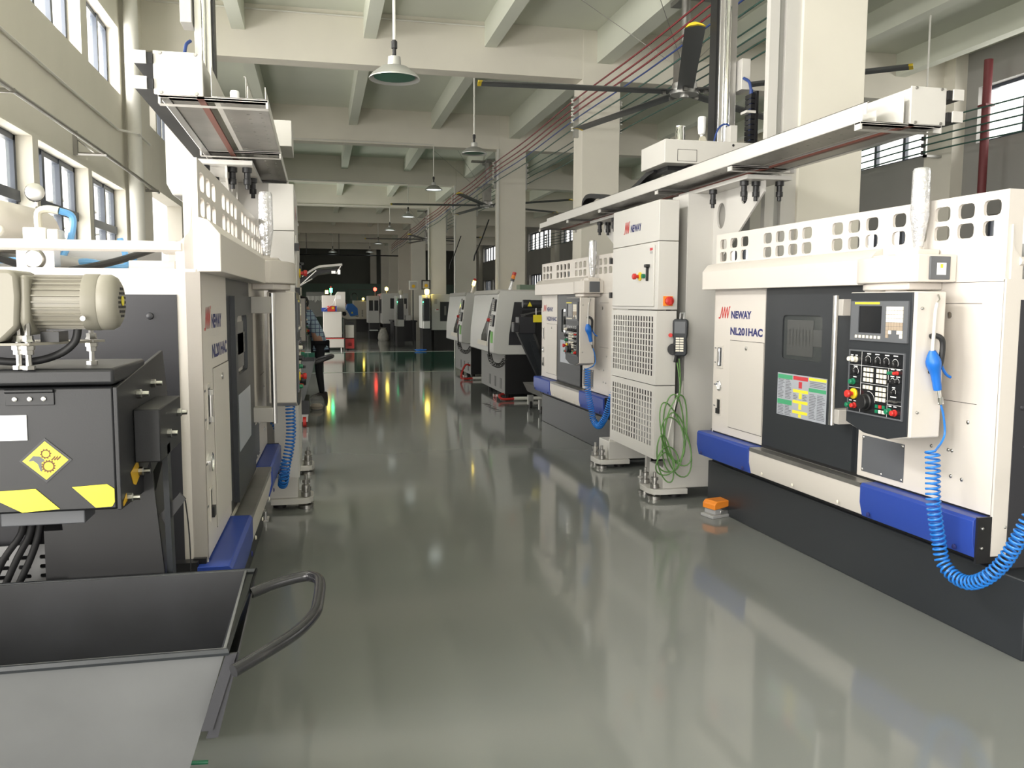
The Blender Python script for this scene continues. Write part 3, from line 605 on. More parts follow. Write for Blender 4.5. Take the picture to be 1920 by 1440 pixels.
def air_gun():
    t = thing('air_blow_gun', 'x', 'air gun')
    x = 2.618
    build('hook', MB().tube([(2.592, -.219, 1.597), (x, -.232, 1.575), (x, -.243, 1.559)], .004, 6), steel, t)
    build('nozzle_tube', MB().tube([(x, -.243, 1.560), (x, -.250, 1.53), (x, -.257, 1.33)], .008, 10), gwhite, t)
    build('gun_body', MB().tube(smoothpath([(x, -.257, 1.345), (x, -.250, 1.30), (x, -.238, 1.255), (x, -.226, 1.20), (x, -.218, 1.165)], 4), [.014, .018, .024, .029, .033, .034, .033, .030, .026, .023, .021, .020, .019, .019, .019, .018, .017], 12), bluep, t, smooth=50)
    build('trigger', MB().tube(smoothpath([(x, -.232, 1.328), (x, -.212, 1.30), (x, -.198, 1.265), (x, -.175, 1.235), (x, -.152, 1.222)], 4), .0065, 6), bluep, t)
    build('coupling', MB().tube([(x, -.216, 1.165), (x, -.205, 1.12)], [.012, .010], 12).tube([(x, -.205, 1.135), (x, -.198, 1.10)], .014, 10), chrome, t)
    path = smoothpath([(2.655, -.262, .893), (2.668, -.264, .80), (2.675, -.264, .70), (2.68, -.252, .60), (2.685, -.225, .47), (2.70, -.212, .385), (2.76, -.20, .338), (2.84, -.195, .335), (2.93, -.195, .385), (3.0, -.18, .47), (3.05, -.17, .57), (3.09, -.15, .68), (3.10, -.08, .78), (3.06, .0, .85)], 8)
    pts = smoothpath([(x, -.199, 1.105), (x, -.178, 1.04), (x, -.168, .96), (2.63, -.20, .915)], 5) + coil(path, .029, 58, 11)
    build('coiled_hose', MB().tube(pts, .0052, 6), hoseblue, t, smooth=60)
    return t
A1 = R(1.37); A2 = R(.724)
M1 = Vector((2.899, 5.951, 0)); M2 = Vector((2.876, 10.857, 0))
r1 = -math.pi / 2 + A1; r2 = -math.pi / 2 + A2
lathe = make_lathe('white lathe with blue apron, its full key panel and warning label in view'); lathe.location = M1; lathe.rotation_euler = (0, 0, r1)
dup(lathe, M2, r2, 'white lathe with blue apron standing between the vented cabinet and the slant lathes')
th = R(1.24); rL = math.pi / 2 - th
# left lathe origin: fitted panel corner shifted back to the base corner
ML = Vector((-.407 - .08 * math.sin(th) - .05 * math.cos(th), 3.138 - .08 * math.cos(th) + .05 * math.sin(th), 0))
lathL = dup(lathe, ML, rL, 'white lathe seen from its bright end, behind the charcoal conveyor and beige motor')
ML2 = ML + Vector((-.12, 8.5, 0)); lathL2 = dup(lathe, ML2, rL, 'mostly hidden lathe whose pendant the man in checked shirt faces')
gun = air_gun(); gun.location = M1; gun.rotation_euler = (0, 0, r1); gun['label'] = 'blue air gun with long coiled hose on the lathe with the full key panel'; gun['group'] = 'blue air guns with coiled hoses'
dup(gun, M2, r2, 'blue air gun with coiled hose on the lathe behind the vented cabinet'); gL_ = dup(gun, ML + Vector((-.052, 0, 0)), rL, 'blue air gun with coiled hose on the lathe behind the charcoal conveyor')
for ch_ in lathL.children:
    if ch_.name.startswith('control_pendant'): ch_.location = (.02, .052, 0)
# ---- equipment on top of the left lathe (local frame of the lathe)
def LP(n, mb, m, **k): return build(n, mb, m, lathL, **k)
tk = LP('air_tank', MB().rev([(.01, 0), (.05, .012), (.085, .04), (.10, .08), (.10, .5), (.085, .54), (.01, .57)], (.45, .78, 1.84), (1, -.1, 0), 28), white2, smooth=50)
build('tank_elbow', MB().tube(smoothpath([(.47, .70, 1.82), (.42, .68, 1.80), (.40, .70, 1.77)], 4), .011, 10), white2, tk)
build('tank_gauge', MB().rev([(.006, 0), (.006, .03)], (.75, .66, 1.93), (0, 0, 1), 8).rev([(.035, 0), (.035, .022), (.03, .024)], (.74, .66, 1.985), (-1, -.3, 0), 20), steel, tk); build('gauge_rim', MB().rev([(.037, .0), (.037, .018)], (.755, .665, 1.985), (-1, -.3, 0), 20), rubber, tk)
vb = LP('valve_block', MB().box(.33, .50, 1.70, .43, .58, 1.815).box(.33, .46, 1.75, .40, .50, 1.81), gwhite, bevel=.005)
build('valve_elbow', MB().tube(smoothpath([(.38, .54, 1.81), (.38, .54, 1.87), (.38, .51, 1.885), (.38, .47, 1.88)], 4), .014, 10), cream, vb)
LP('air_hose', MB().tube(smoothpath([(.38, .47, 1.88), (.40, .43, 1.86), (.40, .44, 1.78), (.36, .46, 1.69), (.45, .40, 1.70), (.6, .30, 1.69), (.62, .32, 1.8)], 6), .012, 8), mat('sky_blue_hose', (.12, .33, .62), .3))
LP('air_hose', MB().tube(smoothpath([(.28, .6, 1.68), (.30, .55, 1.685), (.32, .5, 1.69), (.30, .8, 1.70)], 5), .012, 8), MATS['sky_blue_hose'])
LP('air_hose', MB().tube(smoothpath([(.9, .35, 1.66), (.8, .30, 1.75), (.78, .28, 1.80)], 5), .010, 8), MATS['sky_blue_hose'])
LP('power_conduit', MB().tube(smoothpath([(.1, 1.45, 1.76), (.16, .9, 1.75), (.22, .70, 1.72), (.27, .55, 1.67)], 6), .013, 8), rubber)
LP('power_conduit', MB().tube(smoothpath([(.30, .42, 1.66), (.38, .28, 1.70), (.5, .15, 1.76), (.6, .1, 1.78)], 6), .013, 8), rubber)
hy_ = LP('pump_valve', MB().rev([(.028, 0), (.034, .01), (.034, .05), (.02, .055), (.02, .09)], (.18, .50, 1.695), (1, 0, 0), 20).box(.20, .44, 1.665, .27, .56, 1.74), steel)
build('valve_pipe', MB().cyl((.27, .48, 1.695), (.55, .40, 1.69), .024, n=14), greyp, hy_)
for q_ in ((.30, .06, 1.665, .5, .22, 1.70), (.55, 0, 1.665, .8, .1, 1.72), (.2, .95, 1.665, .4, 1.2, 1.72), (.20, .75, 1.665, .28, .85, 1.70)): LP('top_block', MB().box(*q_), white2, bevel=.003)
LP('regulator', MB().box(.3, .98, 1.665, .42, 1.1, 1.86).cyl((.36, 1.0, 1.84), (.36, .95, 1.90), .03), greyp, bevel=.003)
LP('angle_bracket', MB().box(.24, .02, 1.665, .25, .035, 1.735).box(.18, .02, 1.72, .25, .08, 1.728), white2)
# ================================================================= GANTRIES (local x away from the aisle, y down the hall)
def gantry(label, loc, mir, length, cy, carr, y1):
    t = thing('gantry_loader', label, 'gantry', loc, 0, 'white overhead gantry loaders')
    def N(off=(0, 0, 0)): return MB(mirror=mir, off=off)
    Lg = length
    rail = build('rail_tube', N().box(.285, .0, 2.478, .485, Lg, 2.66), gwhite, t, bevel=.01)
    cap = build('end_cap', N().box(.28, -.008, 2.474, .49, .0, 2.664), gwhite, rail, bevel=.004); mb = N()
    for x in (.31, .46):
        for z in (2.483, 2.655): mb.rev([(.008, 0), (.007, -.006)], (x, -.008, z), (0, 1, 0), 10)
    build_each('cap_screw', mb, steeld, rail)
    build_each('guide_rail', N().box(.49, -.02, 2.605, .57, Lg, 2.65).box(.49, -.02, 2.495, .57, Lg, 2.54), black, t)
    build_each('guide_rail_cap', N().box(.515, -.03, 2.60, .575, -.02, 2.655).box(.515, -.03, 2.49, .575, -.02, 2.545), gwhite, t)
    mb = N(); holes = []
    for k in range(int(Lg / .11)): holes += [(.105, .1 + k * .11, .117, .112 + k * .11), (.195, .1 + k * .11, .207, .112 + k * .11)]
    for k in range(int(Lg / .11)): holes.append((.045, .06 + k * .11, .056, .071 + k * .11))
    mb.plate(.012, 0, .222, Lg, 2.474, 2.478, holes, ax='z'); build('cable_tray_floor', mb, steeld, t, smooth=0)
    build('bottom_plate', N().box(.308, 0, 2.466, .425, Lg, 2.472), steeld, t); build('gear_rack', N().box(.278, 0, 2.462, .308, Lg, 2.474), mat('rust_red_rack', (.16, .055, .04), .5) if 'rust_red_rack' not in MATS else MATS['rust_red_rack'], t)
    build('side_strip', N().box(.43, 0, 2.462, .465, Lg, 2.472), alu, t)
    build('cable_tray', N().box(.01, .0, 2.478, .013, Lg, 2.533).box(.088, .0, 2.478, .091, Lg, 2.533).box(.01, 0, 2.476, .091, Lg, 2.479), gwhite, t)
    build('tall_cable_tray', N().box(.102, .10, 2.478, .105, Lg, 2.60).box(.245, .0, 2.478, .248, Lg, 2.61).box(.102, 0, 2.476, .248, Lg, 2.479).box(.102, .10, 2.597, .112, Lg, 2.60), gwhite, t)
    for y in (.0, 1.39, 2.66, 4.1, 5.2, Lg - .05): build('cross_channel', N().plate(.0, 2.436, .475, 2.474, y, y + .05, [(.01, 2.4361, .465, 2.463)]).box(0, y, 2.463, .475, y + .05, 2.474), gwhite, t, bevel=.002)
    for ya, yb in ((1.50, 2.64), (3.56, 4.96)): build('support_plate', N().box(.178, ya, 2.405, .52, yb, 2.434), gwhite, t, bevel=.002)
    build('post', N().box(.12, 2.32, .25, .50, 2.62, 2.405), gwhite, t, bevel=.003); build('post', N().box(.12, 3.60, .25, .50, 3.9, 2.405), gwhite, t, bevel=.003)
    gz = [(1.55, 2.405), (1.55, 2.33), (2.22, 1.86), (2.32, 1.86), (2.32, 2.405)]
    build('gusset', N().prism(gz, 'x', .335, .349, holes=[circ(2.19, 2.225, .07, rz=.098), circ(1.83, 2.33, .05, rz=.055)]), gwhite, t, smooth=30)
    build('gusset', N().prism([(4.96, 2.405), (4.96, 2.33), (4.0, 1.86), (3.9, 1.86), (3.9, 2.405)], 'x', .335, .349, holes=[circ(4.06, 2.225, .07, rz=.098)]), gwhite, t, smooth=30)
    for (x, y) in ((.22, 1.62), (.31, 1.62), (.47, 1.58), (.22, 2.1), (.47, 2.1), (.22, 4.75), (.31, 4.75), (.22, 4.3)):
        build('hanger_bolt', N().rev([(.030, 2.405), (.030, 2.375), (.020, 2.372), (.020, 2.335), (.024, 2.333), (.024, 2.30), (.014, 2.298), (.014, 2.27)], (x, y, 0), n=12), black, t)
    for y in (2.32, 3.62):
        fb = build('foot_beam', N().box(-.04, y, .085, .62, y + .29, .255), gwhite, t, bevel=.006)
        build('foot_plate', N().prism([(-.15, y + .06), (-.13, y), (-.08, y - .03), (.16, y - .03), (.16, y + .31), (-.08, y + .31), (-.13, y + .27), (-.15, y + .21)], 'z', .042, .085), gwhite, fb, bevel=.003)
        build('foot_rib', N().prism([(-.03, .255), (.12, .95), (.12, .255)], 'y', y + .02, y + .032), gwhite, fb, smooth=0)
        for yy in (y + .04, y + .24): build('levelling_bolt', N().rev([(.055, 0), (.055, .025), (.02, .03), (.02, .085), (.036, .088), (.036, .12), (.02, .122), (.02, .15), (.03, .152), (.03, .175), (.012, .178), (.012, .215)], (-.095, yy, 0), n=12), steeld, fb)
        build_each('levelling_pad', N().cyl((.1, y + .1, 0), (.1, y + .1, .042), .05).cyl((.5, y + .15, 0), (.5, y + .15, .085), .05), rubber, fb)
    # carriage
    x0, x1, y0 = carr[:3]; jz = y1
    c = build('carriage', N().box(x0, cy, 2.69, x1, cy + .52, 2.877), gwhite, t, bevel=.004)
    build('inspection_cover', N().plate(x0 + .11, 2.705, x0 + .28, 2.80, cy - .0015, cy, [(x0 + .113, 2.708, x0 + .277, 2.797)]), blackink, c)
    mb = N()
    for (x, z) in ((x0 + .47, 2.745), (x0 + .60, 2.85)): mb.rev([(.011, 0), (.011, -.002)], (x, cy, z), (0, 1, 0), 10)
    build_each('hole', mb, black, c)
    build('truck', N().box(.3, cy + .06, 2.66, .56, cy + .46, 2.69).box(.15, cy + .15, 2.655, .3, cy + .4, 2.69), black, c)
    build_each('servo_motor', N().rev([(.045, 2.877), (.045, 3.0), (.04, 3.01), (.04, 3.045), (.02, 3.05)], (x0 + .26, cy + .3, 0), n=18).rev([(.035, 2.877), (.035, 2.95), (.02, 2.96)], (x0 + .19, cy + .4, 0), n=14), chrome, c)
    sl = build('signal_lamp', N().rev([(.02, 2.877), (.02, 2.92), (.012, 2.93), (.012, 2.96), (.028, 2.97), (.034, 3.02), (.034, 3.10), (.03, 3.11), (.01, 3.112)], (x0 + .41, cy + .2, 0), n=16), paperw, c)
    build('lamp_pivot', N().cyl((x0 + .41, cy + .17, 2.92), (x0 + .41, cy + .19, 2.92), .03), cream, c)
    ms = carr[3]; X = lambda q: x0 + y0 + q * ms
    m = build('ram_mast', N().box(X(0), cy + .18, 1.9, X(.06), cy + .32, 5.05), alu, t, bevel=.004); build('mast_profile', N().box(X(.10), cy + .18, 1.9, X(.19), cy + .32, 5.05), alu, m, bevel=.004)
    build('mast_cylinder', N().cyl((X(.08), cy + .16, 1.9), (X(.08), cy + .16, 5.0), .028 * ms, n=18), chrome, m)
    build('mast_cover', N().box(X(-.03), cy + .2, 1.9, X(0), cy + .32, 5.05), black, m)
    build('junction_box', N().box(X(.20), cy + .1, jz, X(.20) + .08, cy + .3, jz + .25), gwhite, m, bevel=.004)
    build_each('bracket', N().box(X(.06), cy + .04, 2.877, X(.13), cy + .16, 3.02).box(X(.20), cy + .0, 3.12, X(.32), cy + .1, 3.14), gwhite, m)
    mb = N(); mb2 = N()
    for k in range(14): mb.box(X(.26), cy + .02, 2.70 + k * .042, X(.33), cy + .12, 2.735 + k * .042)
    mb.box(X(.305), cy + .0, 2.69, X(.33), cy + .13, 3.30); mb2.cyl((X(.285), cy + .06, 2.7), (X(.285), cy + .06, 3.32), .016)
    mb2.tube(smoothpath([(X(.285), cy + .06, 3.30), (X(.26), cy + .06, 3.38), (X(.22), cy + .1, 3.42)], 5), .012)
    mb2.tube(smoothpath([(X(-.09), cy + .1, 2.877), (X(-.04), cy + .1, 3.0), (X(.05), cy + .1, 3.04), (X(.12), cy + .1, 2.98)], 5), .008)
    build('vertical_cable_chain', mb, black, m); build('air_line', mb2, bluew, m)
    pts = smoothpath([(.175, cy + .38, 2.69), (.175, cy + .55, 2.67), (.175, cy + .85, 2.60), (.175, cy + 1.2, 2.545), (.175, cy + 1.5, 2.57), (.175, cy + 1.85, 2.64), (.175, cy + 2.2, 2.685), (.175, cy + 2.36, 2.66), (.175, cy + 2.40, 2.60), (.175, cy + 2.30, 2.53), (.175, cy + 2.0, 2.505), (.175, cy - .8, 2.505)], 6)
    mb = N()
    for a, b_ in zip(pts, pts[1:]):
        d = (b_ - a).normalized(); n_ = Vector((0, -d.z, d.y)) * .022
        for sx_ in (-.055, .055):
            pass
        i = [mb.av((.12, a.y - n_.y, a.z - n_.z)), mb.av((.23, a.y - n_.y, a.z - n_.z)), mb.av((.23, a.y + n_.y, a.z + n_.z)), mb.av((.12, a.y + n_.y, a.z + n_.z)), mb.av((.12, b_.y - n_.y, b_.z - n_.z)), mb.av((.23, b_.y - n_.y, b_.z - n_.z)), mb.av((.23, b_.y + n_.y, b_.z + n_.z)), mb.av((.12, b_.y + n_.y, b_.z + n_.z))]
        for q in ((0, 3, 2, 1), (4, 5, 6, 7), (0, 1, 5, 4), (1, 2, 6, 5), (2, 3, 7, 6), (3, 0, 4, 7)): mb.face([i[k] for k in q])
    build('cable_chain', mb, black, t, smooth=0)
    return t
gR = gantry('white overhead gantry carrying the vented cabinet and green cable loops', (2.69, 3.91, 0), False, 6.46, 2.66, (.06, .85, .545, .82), 3.33)
gL = gantry('white overhead gantry passing above the lathe with the air tank', (-.21, 4.17, 0), True, 6.2, 2.42, (-.04, .74, .56, .62), 3.55)
build('drop_housing', MB(mirror=True).prism([(.64, 2.30), (.78, 2.30), (.82, 2.38), (.82, 2.90), (.62, 2.90), (.62, 2.38)], 'y', 2.32, 2.9), gwhite, gL, bevel=.01)
# ---------------------------------------------------------------- gantry electrical cabinets (local x to the operator's right)
def cabinet(label):
    t = thing('control_cabinet', label, 'cabinet', (0, 0, 0), 0, 'white gantry control cabinets')
    Wd = 1.04
    build_each('upper_housing', MB().box(0, 0, 1.505, Wd, .165, 2.03).box(0, 0, 2.034, Wd, .165, 2.345), gwhite, t, bevel=.004)
    d = build('door', MB().box(.03, -.012, 1.53, .975, .0, 2.005), gwhite, t, bevel=.003)
    build('door_handle', MB().box(.852, -.03, 1.73, .874, -.012, 1.855).box(.852, -.045, 1.835, .90, -.012, 1.86), black, d, bevel=.004)
    for z in (1.60, 1.90): build('hinge', MB().box(-.01, -.03, z, .03, -.0, z + .05), black, d)
    build('door_sticker', MB().box(.895, -.0135, 1.965, .95, -.012, 1.985), lred, d); build_each('sticker_print', MB().box(.90, -.0135, 1.94, .92, -.012, 1.96).box(.925, -.0135, 1.94, .95, -.012, 1.96), greyp, d)
    e = build('emergency_stop', MB().rev([(.014, 0), (.014, -.03), (.024, -.035), (.024, -.055), (.018, -.06)], (.68, -.012, 1.77), (0, 1, 0), 16), redp, d)
    build('stop_plate', MB().rev([(.035, 0), (.035, -.01)], (.70, -.012, 1.77), (0, 1, 0), 16), yellowp, d); build('start_button', MB().rev([(.018, 0), (.018, -.025)], (.79, -.012, 1.77), (0, 1, 0), 16), greenp, d)
    s_ = build('main_switch', MB().box(Wd, .045, 1.535, Wd + .012, .12, 1.61), orangep, t); build('switch_knob', MB().rev([(.034, 0), (.034, .02), (.028, .024)], (Wd + .012, .088, 1.573), (1, 0, 0), 20).box(Wd + .03, .08, 1.545, Wd + .05, .096, 1.60), redp, s_)
    zigzag(.27, 2.135, .14, .10, -.002, t); text('lettering', 'NEWAY', .435, 2.14, .235, .06, -.002, navyink, t, bold=.035)
    H_ = [(.05 + c * .0585, .985 + r_ * .0475, .087 + c * .0585, 1.024 + r_ * .0475) for c in range(16) for r_ in range(10)]
    H2 = [(.05 + c * .0585, .430 + r_ * .0490, .087 + c * .0585, .469 + r_ * .0490) for c in range(16) for r_ in range(9)]
    build('vented_guard', MB().plate(0, .918, Wd, 1.497, -.004, .002, H_), gwhite, t, smooth=0); build('vented_guard', MB().plate(0, .335, Wd, .912, -.004, .002, H2), gwhite, t, smooth=0)
    build_each('side_housing', MB().box(0, .002, .918, .015, .16, 1.497).box(Wd - .015, .002, .918, Wd, .16, 1.497).box(0, .002, .335, .015, .16, .912).box(Wd - .015, .002, .335, Wd, .16, .912), gwhite, t, bevel=.002); build('inner_back', MB().box(.015, .15, .335, Wd - .015, .16, 1.497), darkg, t)  # back sheet coloured dark to put shade behind the guard slots
    build('transformer', MB().box(.55, .03, .40, .98, .14, .75), greyp, t)
    l = build('support_leg', MB().box(.17, .27, .0, .21, .31, .40).box(.13, .22, 0, .25, .36, .012), gwhite, t); build('leg_bolt', MB().cyl((.145, .24, 0), (.145, .24, .07), .01), steel, l)
    return t
cb = cabinet('white control cabinet with vented lower guards and red stop button'); cb.location = (2.553, 7.22, 0); cb.rotation_euler = (0, 0, -math.pi / 2)
dup(cb, (-.150, 6.02, 0), math.pi / 2, 'white control cabinet seen end-on behind the bright-ended lathe')
# ---------------------------------------------------------------- teach pendant and its cable
tp = thing('teach_pendant', 'dark handheld teach pendant hanging beside the vented cabinet', 'remote control', (2.722, 6.12, 0), R(-38))
build('body', MB().prism([(-.06, 1.40), (-.058, 1.42), (-.045, 1.435), (.045, 1.435), (.058, 1.42), (.06, 1.40), (.058, 1.31), (.05, 1.28), (.055, 1.22), (.055, 1.17), (.04, 1.15), (-.04, 1.15), (-.055, 1.17), (-.055, 1.22), (-.05, 1.28), (-.058, 1.31)], 'y', -.02, .02), dark, tp, bevel=.008)
build('screen', MB().box(-.042, -.024, 1.325, .042, -.020, 1.415), pgrey, tp)
mb = MB()
for r_ in range(6):
    for c in range(2): mb.box(-.03 + c * .032, -.025, 1.185 + r_ * .019, -.002 + c * .032, -.020, 1.198 + r_ * .019)
build('keys', mb, keyw, tp); build('stop_button', MB().rev([(.012, 0), (.012, -.02), (.016, -.024), (.016, -.035)], (-.07, 0, 1.31), (0, 1, 0), 14), redp, tp)
build('grip', MB().rev([(.04, 0), (.045, .015), (.04, .03)], (-.055, -.02, 1.20), (0, 1, 0), 16), rubber, tp); build('hanger', MB().tube([(-.01, .01, 1.43), (-.01, .03, 1.48), (.02, .03, 1.48), (.02, .01, 1.43)], .007, 6), greyp, tp)
build('cable_gland', MB().cyl((-.03, 0, 1.15), (-.04, 0, 1.10), .011), rubber, tp)
gc = MB(); cx, cy = 2.775, 6.10; rr = random.Random(11)
def loop(c, a, b_, tilt, n=26, ph=0.0):
    return [(c[0] + .03 * math.sin(3 * q + ph), c[1] - .02 * math.cos(2 * q + ph) - .02, c[2] + b_ * math.cos(q)) if False else (c[0] + a * math.sin(q) * math.cos(tilt) - b_ * math.cos(q) * math.sin(tilt) * .9, c[1] - .02 - .018 * math.cos(2 * q + ph), c[2] + b_ * math.cos(q) * math.cos(tilt) + a * math.sin(q) * math.sin(tilt)) for q in [2 * math.pi * k / n for k in range(n)]]
for (c, a, b_, ti, ph) in (((2.655, 6.06, .60), .085, .265, .10, 0), ((2.66, 6.05, .56), .095, .30, -.12, 1), ((2.63, 6.06, .57), .085, .24, .32, 2), ((2.66, 6.04, .50), .10, .21, .5, .5), ((2.60, 6.05, .36), .085, .10, .2, 1.5), ((2.57, 6.03, .33), .075, .09, -.3, 2.5), ((2.575, 6.04, .37), .06, .19, .22, .7), ((2.68, 6.05, .47), .10, .26, .25, 1.2)):
    gc.tube(loop(c, a, b_, ti, ph=ph), .0055, 6, closed=True)
gc.tube(smoothpath([(2.69, 6.10, 1.10), (2.70, 6.08, 1.0), (2.70, 6.06, .92), (2.69, 6.05, .85)], 6), .005, 6); gc.tube(smoothpath([(2.71, 6.11, 1.13), (2.715, 6.09, 1.0), (2.705, 6.06, .90), (2.68, 6.05, .80)], 6), .005, 6)
tag(build('coiled_cable', gc, greenc, smooth=60), 'green cable hanging in loops from the handheld teach pendant', 'cable')
tag(build('cable_tie_rod', MB().cyl((2.70, 6.1, .86), (2.59, 6.06, .42), .006), pvc), 'thin white rod behind the green cable loops', 'rod')
# ---------------------------------------------------------------- foot pedal
p = thing('foot_pedal', 'orange and grey foot switch pedal on the floor by the gantry foot', 'pedal', (2.84, 5.66, 0), R(18))
build('base', MB().prism([(-.11, -.07), (.10, -.07), (.11, .07), (-.10, .07)], 'z', 0, .022), greyp, p, bevel=.004); build('housing', MB().prism([(-.07, .022), (.07, .022), (.07, .03), (-.06, .075), (-.07, .075)], 'y', -.05, .06), greyp, p, bevel=.006)
build('treadle', MB().prism([(-.02, .022), (.10, .025), (.10, .04), (-.02, .05)], 'y', -.055, .05), alu, p, bevel=.003)
build('guard', MB().prism([(-.085, .06), (-.085, .10), (-.06, .122), (.10, .118), (.125, .125), (.10, .105), (.085, .078), (.07, .075), (-.05, .062)], 'y', -.06, .065), orangep, p, bevel=.006)
# ================================================================= LEFT FOREGROUND: chip conveyor, motor, chip cart
cv = thing('chip_conveyor', 'charcoal chip conveyor head with yellow tape, warning diamond and beige motor', 'conveyor', (-.485, 2.2, 0))
build('head_housing', MB().prism([(0, 0), (0, .10), (-.02, .7), (-1.1, .7), (-1.1, 0)], 'z', 1.045, 1.347), convm, cv, bevel=.006)
build('lid', MB().box(-1.1, -.014, 1.352, .006, .36, 1.391), convm, cv, bevel=.008, segs=3)
build('side_plate', MB().prism([(-.005, 1.345), (.62, 1.40), (.70, 1.22), (.62, 1.10), (.26, 1.03), (-.005, 1.045)], 'x', 0, .01), convm, cv, smooth=0, bevel=.002)
for xh in (-.40, -.235): build('hinge', MB().box(xh, -.004, 1.305, xh + .105, .0, 1.337).cyl((xh, -.006, 1.339), (xh + .105, -.006, 1.339), .005), convm, cv, bevel=.001)
mb = MB()
for x in (-.375, -.350, -.318, -.214, -.182, -.152): mb.rev([(.0055, -.004), (.0055, -.008), (.003, -.009)], (x, 0, 1.320), (0, 1, 0), 10)
build_each('rivet', mb, steel, cv)
bx = build('bearing_cover', MB().box(.01, .16, 1.13, .075, .50, 1.27), convm, cv, bevel=.003)
mb = MB()
for (y, z) in ((.22, 1.305), (.42, 1.315), (.20, 1.10), (.06, 1.06)): mb.rev([(.012, 0), (.012, .012), (.007, .014), (.007, .03)], (.01, y, z), (1, 0, 0), 8)
for (y, z) in ((.27, 1.19), (.45, 1.225)): mb.rev([(.012, 0), (.012, .010), (.007, .012), (.007, .026)], (.075, y, z), (1, 0, 0), 8)
build_each('cover_bolt', mb, steel, cv)
t1 = MB()
t1.prism([(-.30, 1.10), (-.18, 1.104), (-.129, 1.053), (-.211, 1.048)], 'y', -.0025, -.0015)
t1.prism([(-.10, 1.105), (-.022, 1.109), (-.006, 1.097), (-.006, 1.065), (-.012, 1.054), (-.049, 1.052)], 'y', -.0025, -.0015)
build_each('yellow_tape', t1, tapey, cv, smooth=0)
build_each('torn_tape', MB().prism([(.10, 1.115), (.19, 1.132), (.22, 1.09), (.16, 1.072), (.13, 1.08)], 'x', .0105, .0115).prism([(.27, 1.15), (.40, 1.16), (.43, 1.11), (.36, 1.095), (.30, 1.115)], 'x', .0105, .0115).prism([(.01, 1.06), (.045, 1.075), (.05, 1.055), (.01, 1.05)], 'x', .0105, .0115), tapeo, cv, smooth=0)
# warning diamond
def dia(cx_, cz_, r_, y0_, y1_): return MB().prism([(cx_ - r_, cz_), (cx_, cz_ - r_ * .93), (cx_ + r_, cz_), (cx_, cz_ + r_ * .93)], 'y', y0_, y1_)
wc = (-.155, 1.172); wd_ = build('warning_diamond', dia(wc[0], wc[1], .058, -.0022, -.001), MATS['dark_grey_enamel'], cv, smooth=0); build('diamond_face', dia(wc[0], wc[1], .050, -.003, -.0022), tapey, wd_, smooth=0)
def gear(mb, cx_, cz_, r_, n_):
    o = []
    for k in range(n_ * 4): a = 2 * math.pi * k / (n_ * 4); q = r_ * (1.18 if k % 4 in (0, 1) else .98); o.append((cx_ + q * math.cos(a), cz_ + q * math.sin(a)))
    mb.prism(o, 'y', -.0036, -.003, holes=[circ(cx_, cz_, r_ * .74, 20)])
mb = MB(); gear(mb, wc[0] + .001, wc[1] + .016, .0105, 10); gear(mb, wc[0] + .006, wc[1] - .014, .0135, 14)
for k in range(3): mb.prism([(wc[0] + .012 + k * .006, wc[1] + .002), (wc[0] + .022 + k * .006, wc[1] + .012), (wc[0] + .021 + k * .006, wc[1] + .006), (wc[0] + .014 + k * .006, wc[1] - .001)], 'y', -.0036, -.003)
build('warning_symbol', mb, brownink, wd_, smooth=0); build('hand_symbol', MB().prism([(wc[0] - .038, wc[1] - .001), (wc[0] - .026, wc[1] + .012), (wc[0] - .012, wc[1] + .010), (wc[0] - .001, wc[1] + .001), (wc[0] - .009, wc[1] - .005), (wc[0] - .008, wc[1] - .026), (wc[0] - .012, wc[1] - .025), (wc[0] - .017, wc[1] - .008), (wc[0] - .026, wc[1] - .0)], 'y', -.0036, -.003), pgrey, wd_, smooth=0)
build('white_plate', MB().box(-.32, -.003, 1.222, -.192, -.001, 1.282), paperw, cv)
ch = build('discharge_chute', MB().prism([(.28, .93), (.62, 1.10), (.68, .5), (.28, .45)], 'x', -.25, .012), black, cv, smooth=0)
build('chute_front', MB().prism([(-.205, 1.045), (.0, 1.045), (.03, 1.12), (.085, .45), (-.165, .45)], 'y', .26, .275), black, cv, smooth=0)
build('chute_flange', MB().prism([(.255, 1.16), (.30, 1.16), (.36, .45), (.30, .45)], 'x', .06, .075), dark, cv, smooth=0)
build('strut_lug', MB().prism([(.045, .96), (.10, 1.02), (.115, 1.0), (.06, .93)], 'y', .28, .29), black, cv); build('junction_box', MB().box(-.28, .06, 1.0, -.09, .16, 1.044), pgrey, cv, bevel=.003); build('wire_loop', MB().tube(smoothpath([(.11, .3, 1.0), (.118, .3, .9), (.118, .3, .78), (.10, .3, .74)], 4), .002, 5), black, cv)
for k, lb in enumerate(('nearest', 'middle', 'rearmost')):
    x = -.305 + k * .022
    build('flexible_conduit', MB().tube(smoothpath([(x, .30, 1.04), (x - .001, .30, .98), (x - .01, .31, .92), (x - .04 - .012 * (2 - k), .32, .84), (x - .10 - .01 * (2 - k), .34, .72)], 8), .0095, 10), rubber, cv, smooth=60)
build('conveyor_body', MB().prism([(.45, 1.3), (.7, 1.3), (.7, .15), (.45, .15)], 'x', -.95, -.35), darkg, cv, smooth=0)
build_each('conveyor_foot', MB().box(-.9, .5, 0, -.84, .68, .15).box(-.46, .5, 0, -.4, .68, .15), darkg, cv)
pg = MB().plate(-.75, .55, -.20, .862, .40, .405, [(-.74 + c * .055, .60 + r_ * .0275, -.708 + c * .055, .612 + r_ * .0275) for c in range(9) for r_ in range(9)], r=.004); build('slotted_guard', pg, MATS['light_grey_plastic'], cv, smooth=0)
mt = build('gear_motor', MB().rev([(.058, 0), (.060, .01), (.060, .12)], (-.175, .05, 1.548), (1, 0, 0), 30), motorm, cv)
mb = MB()
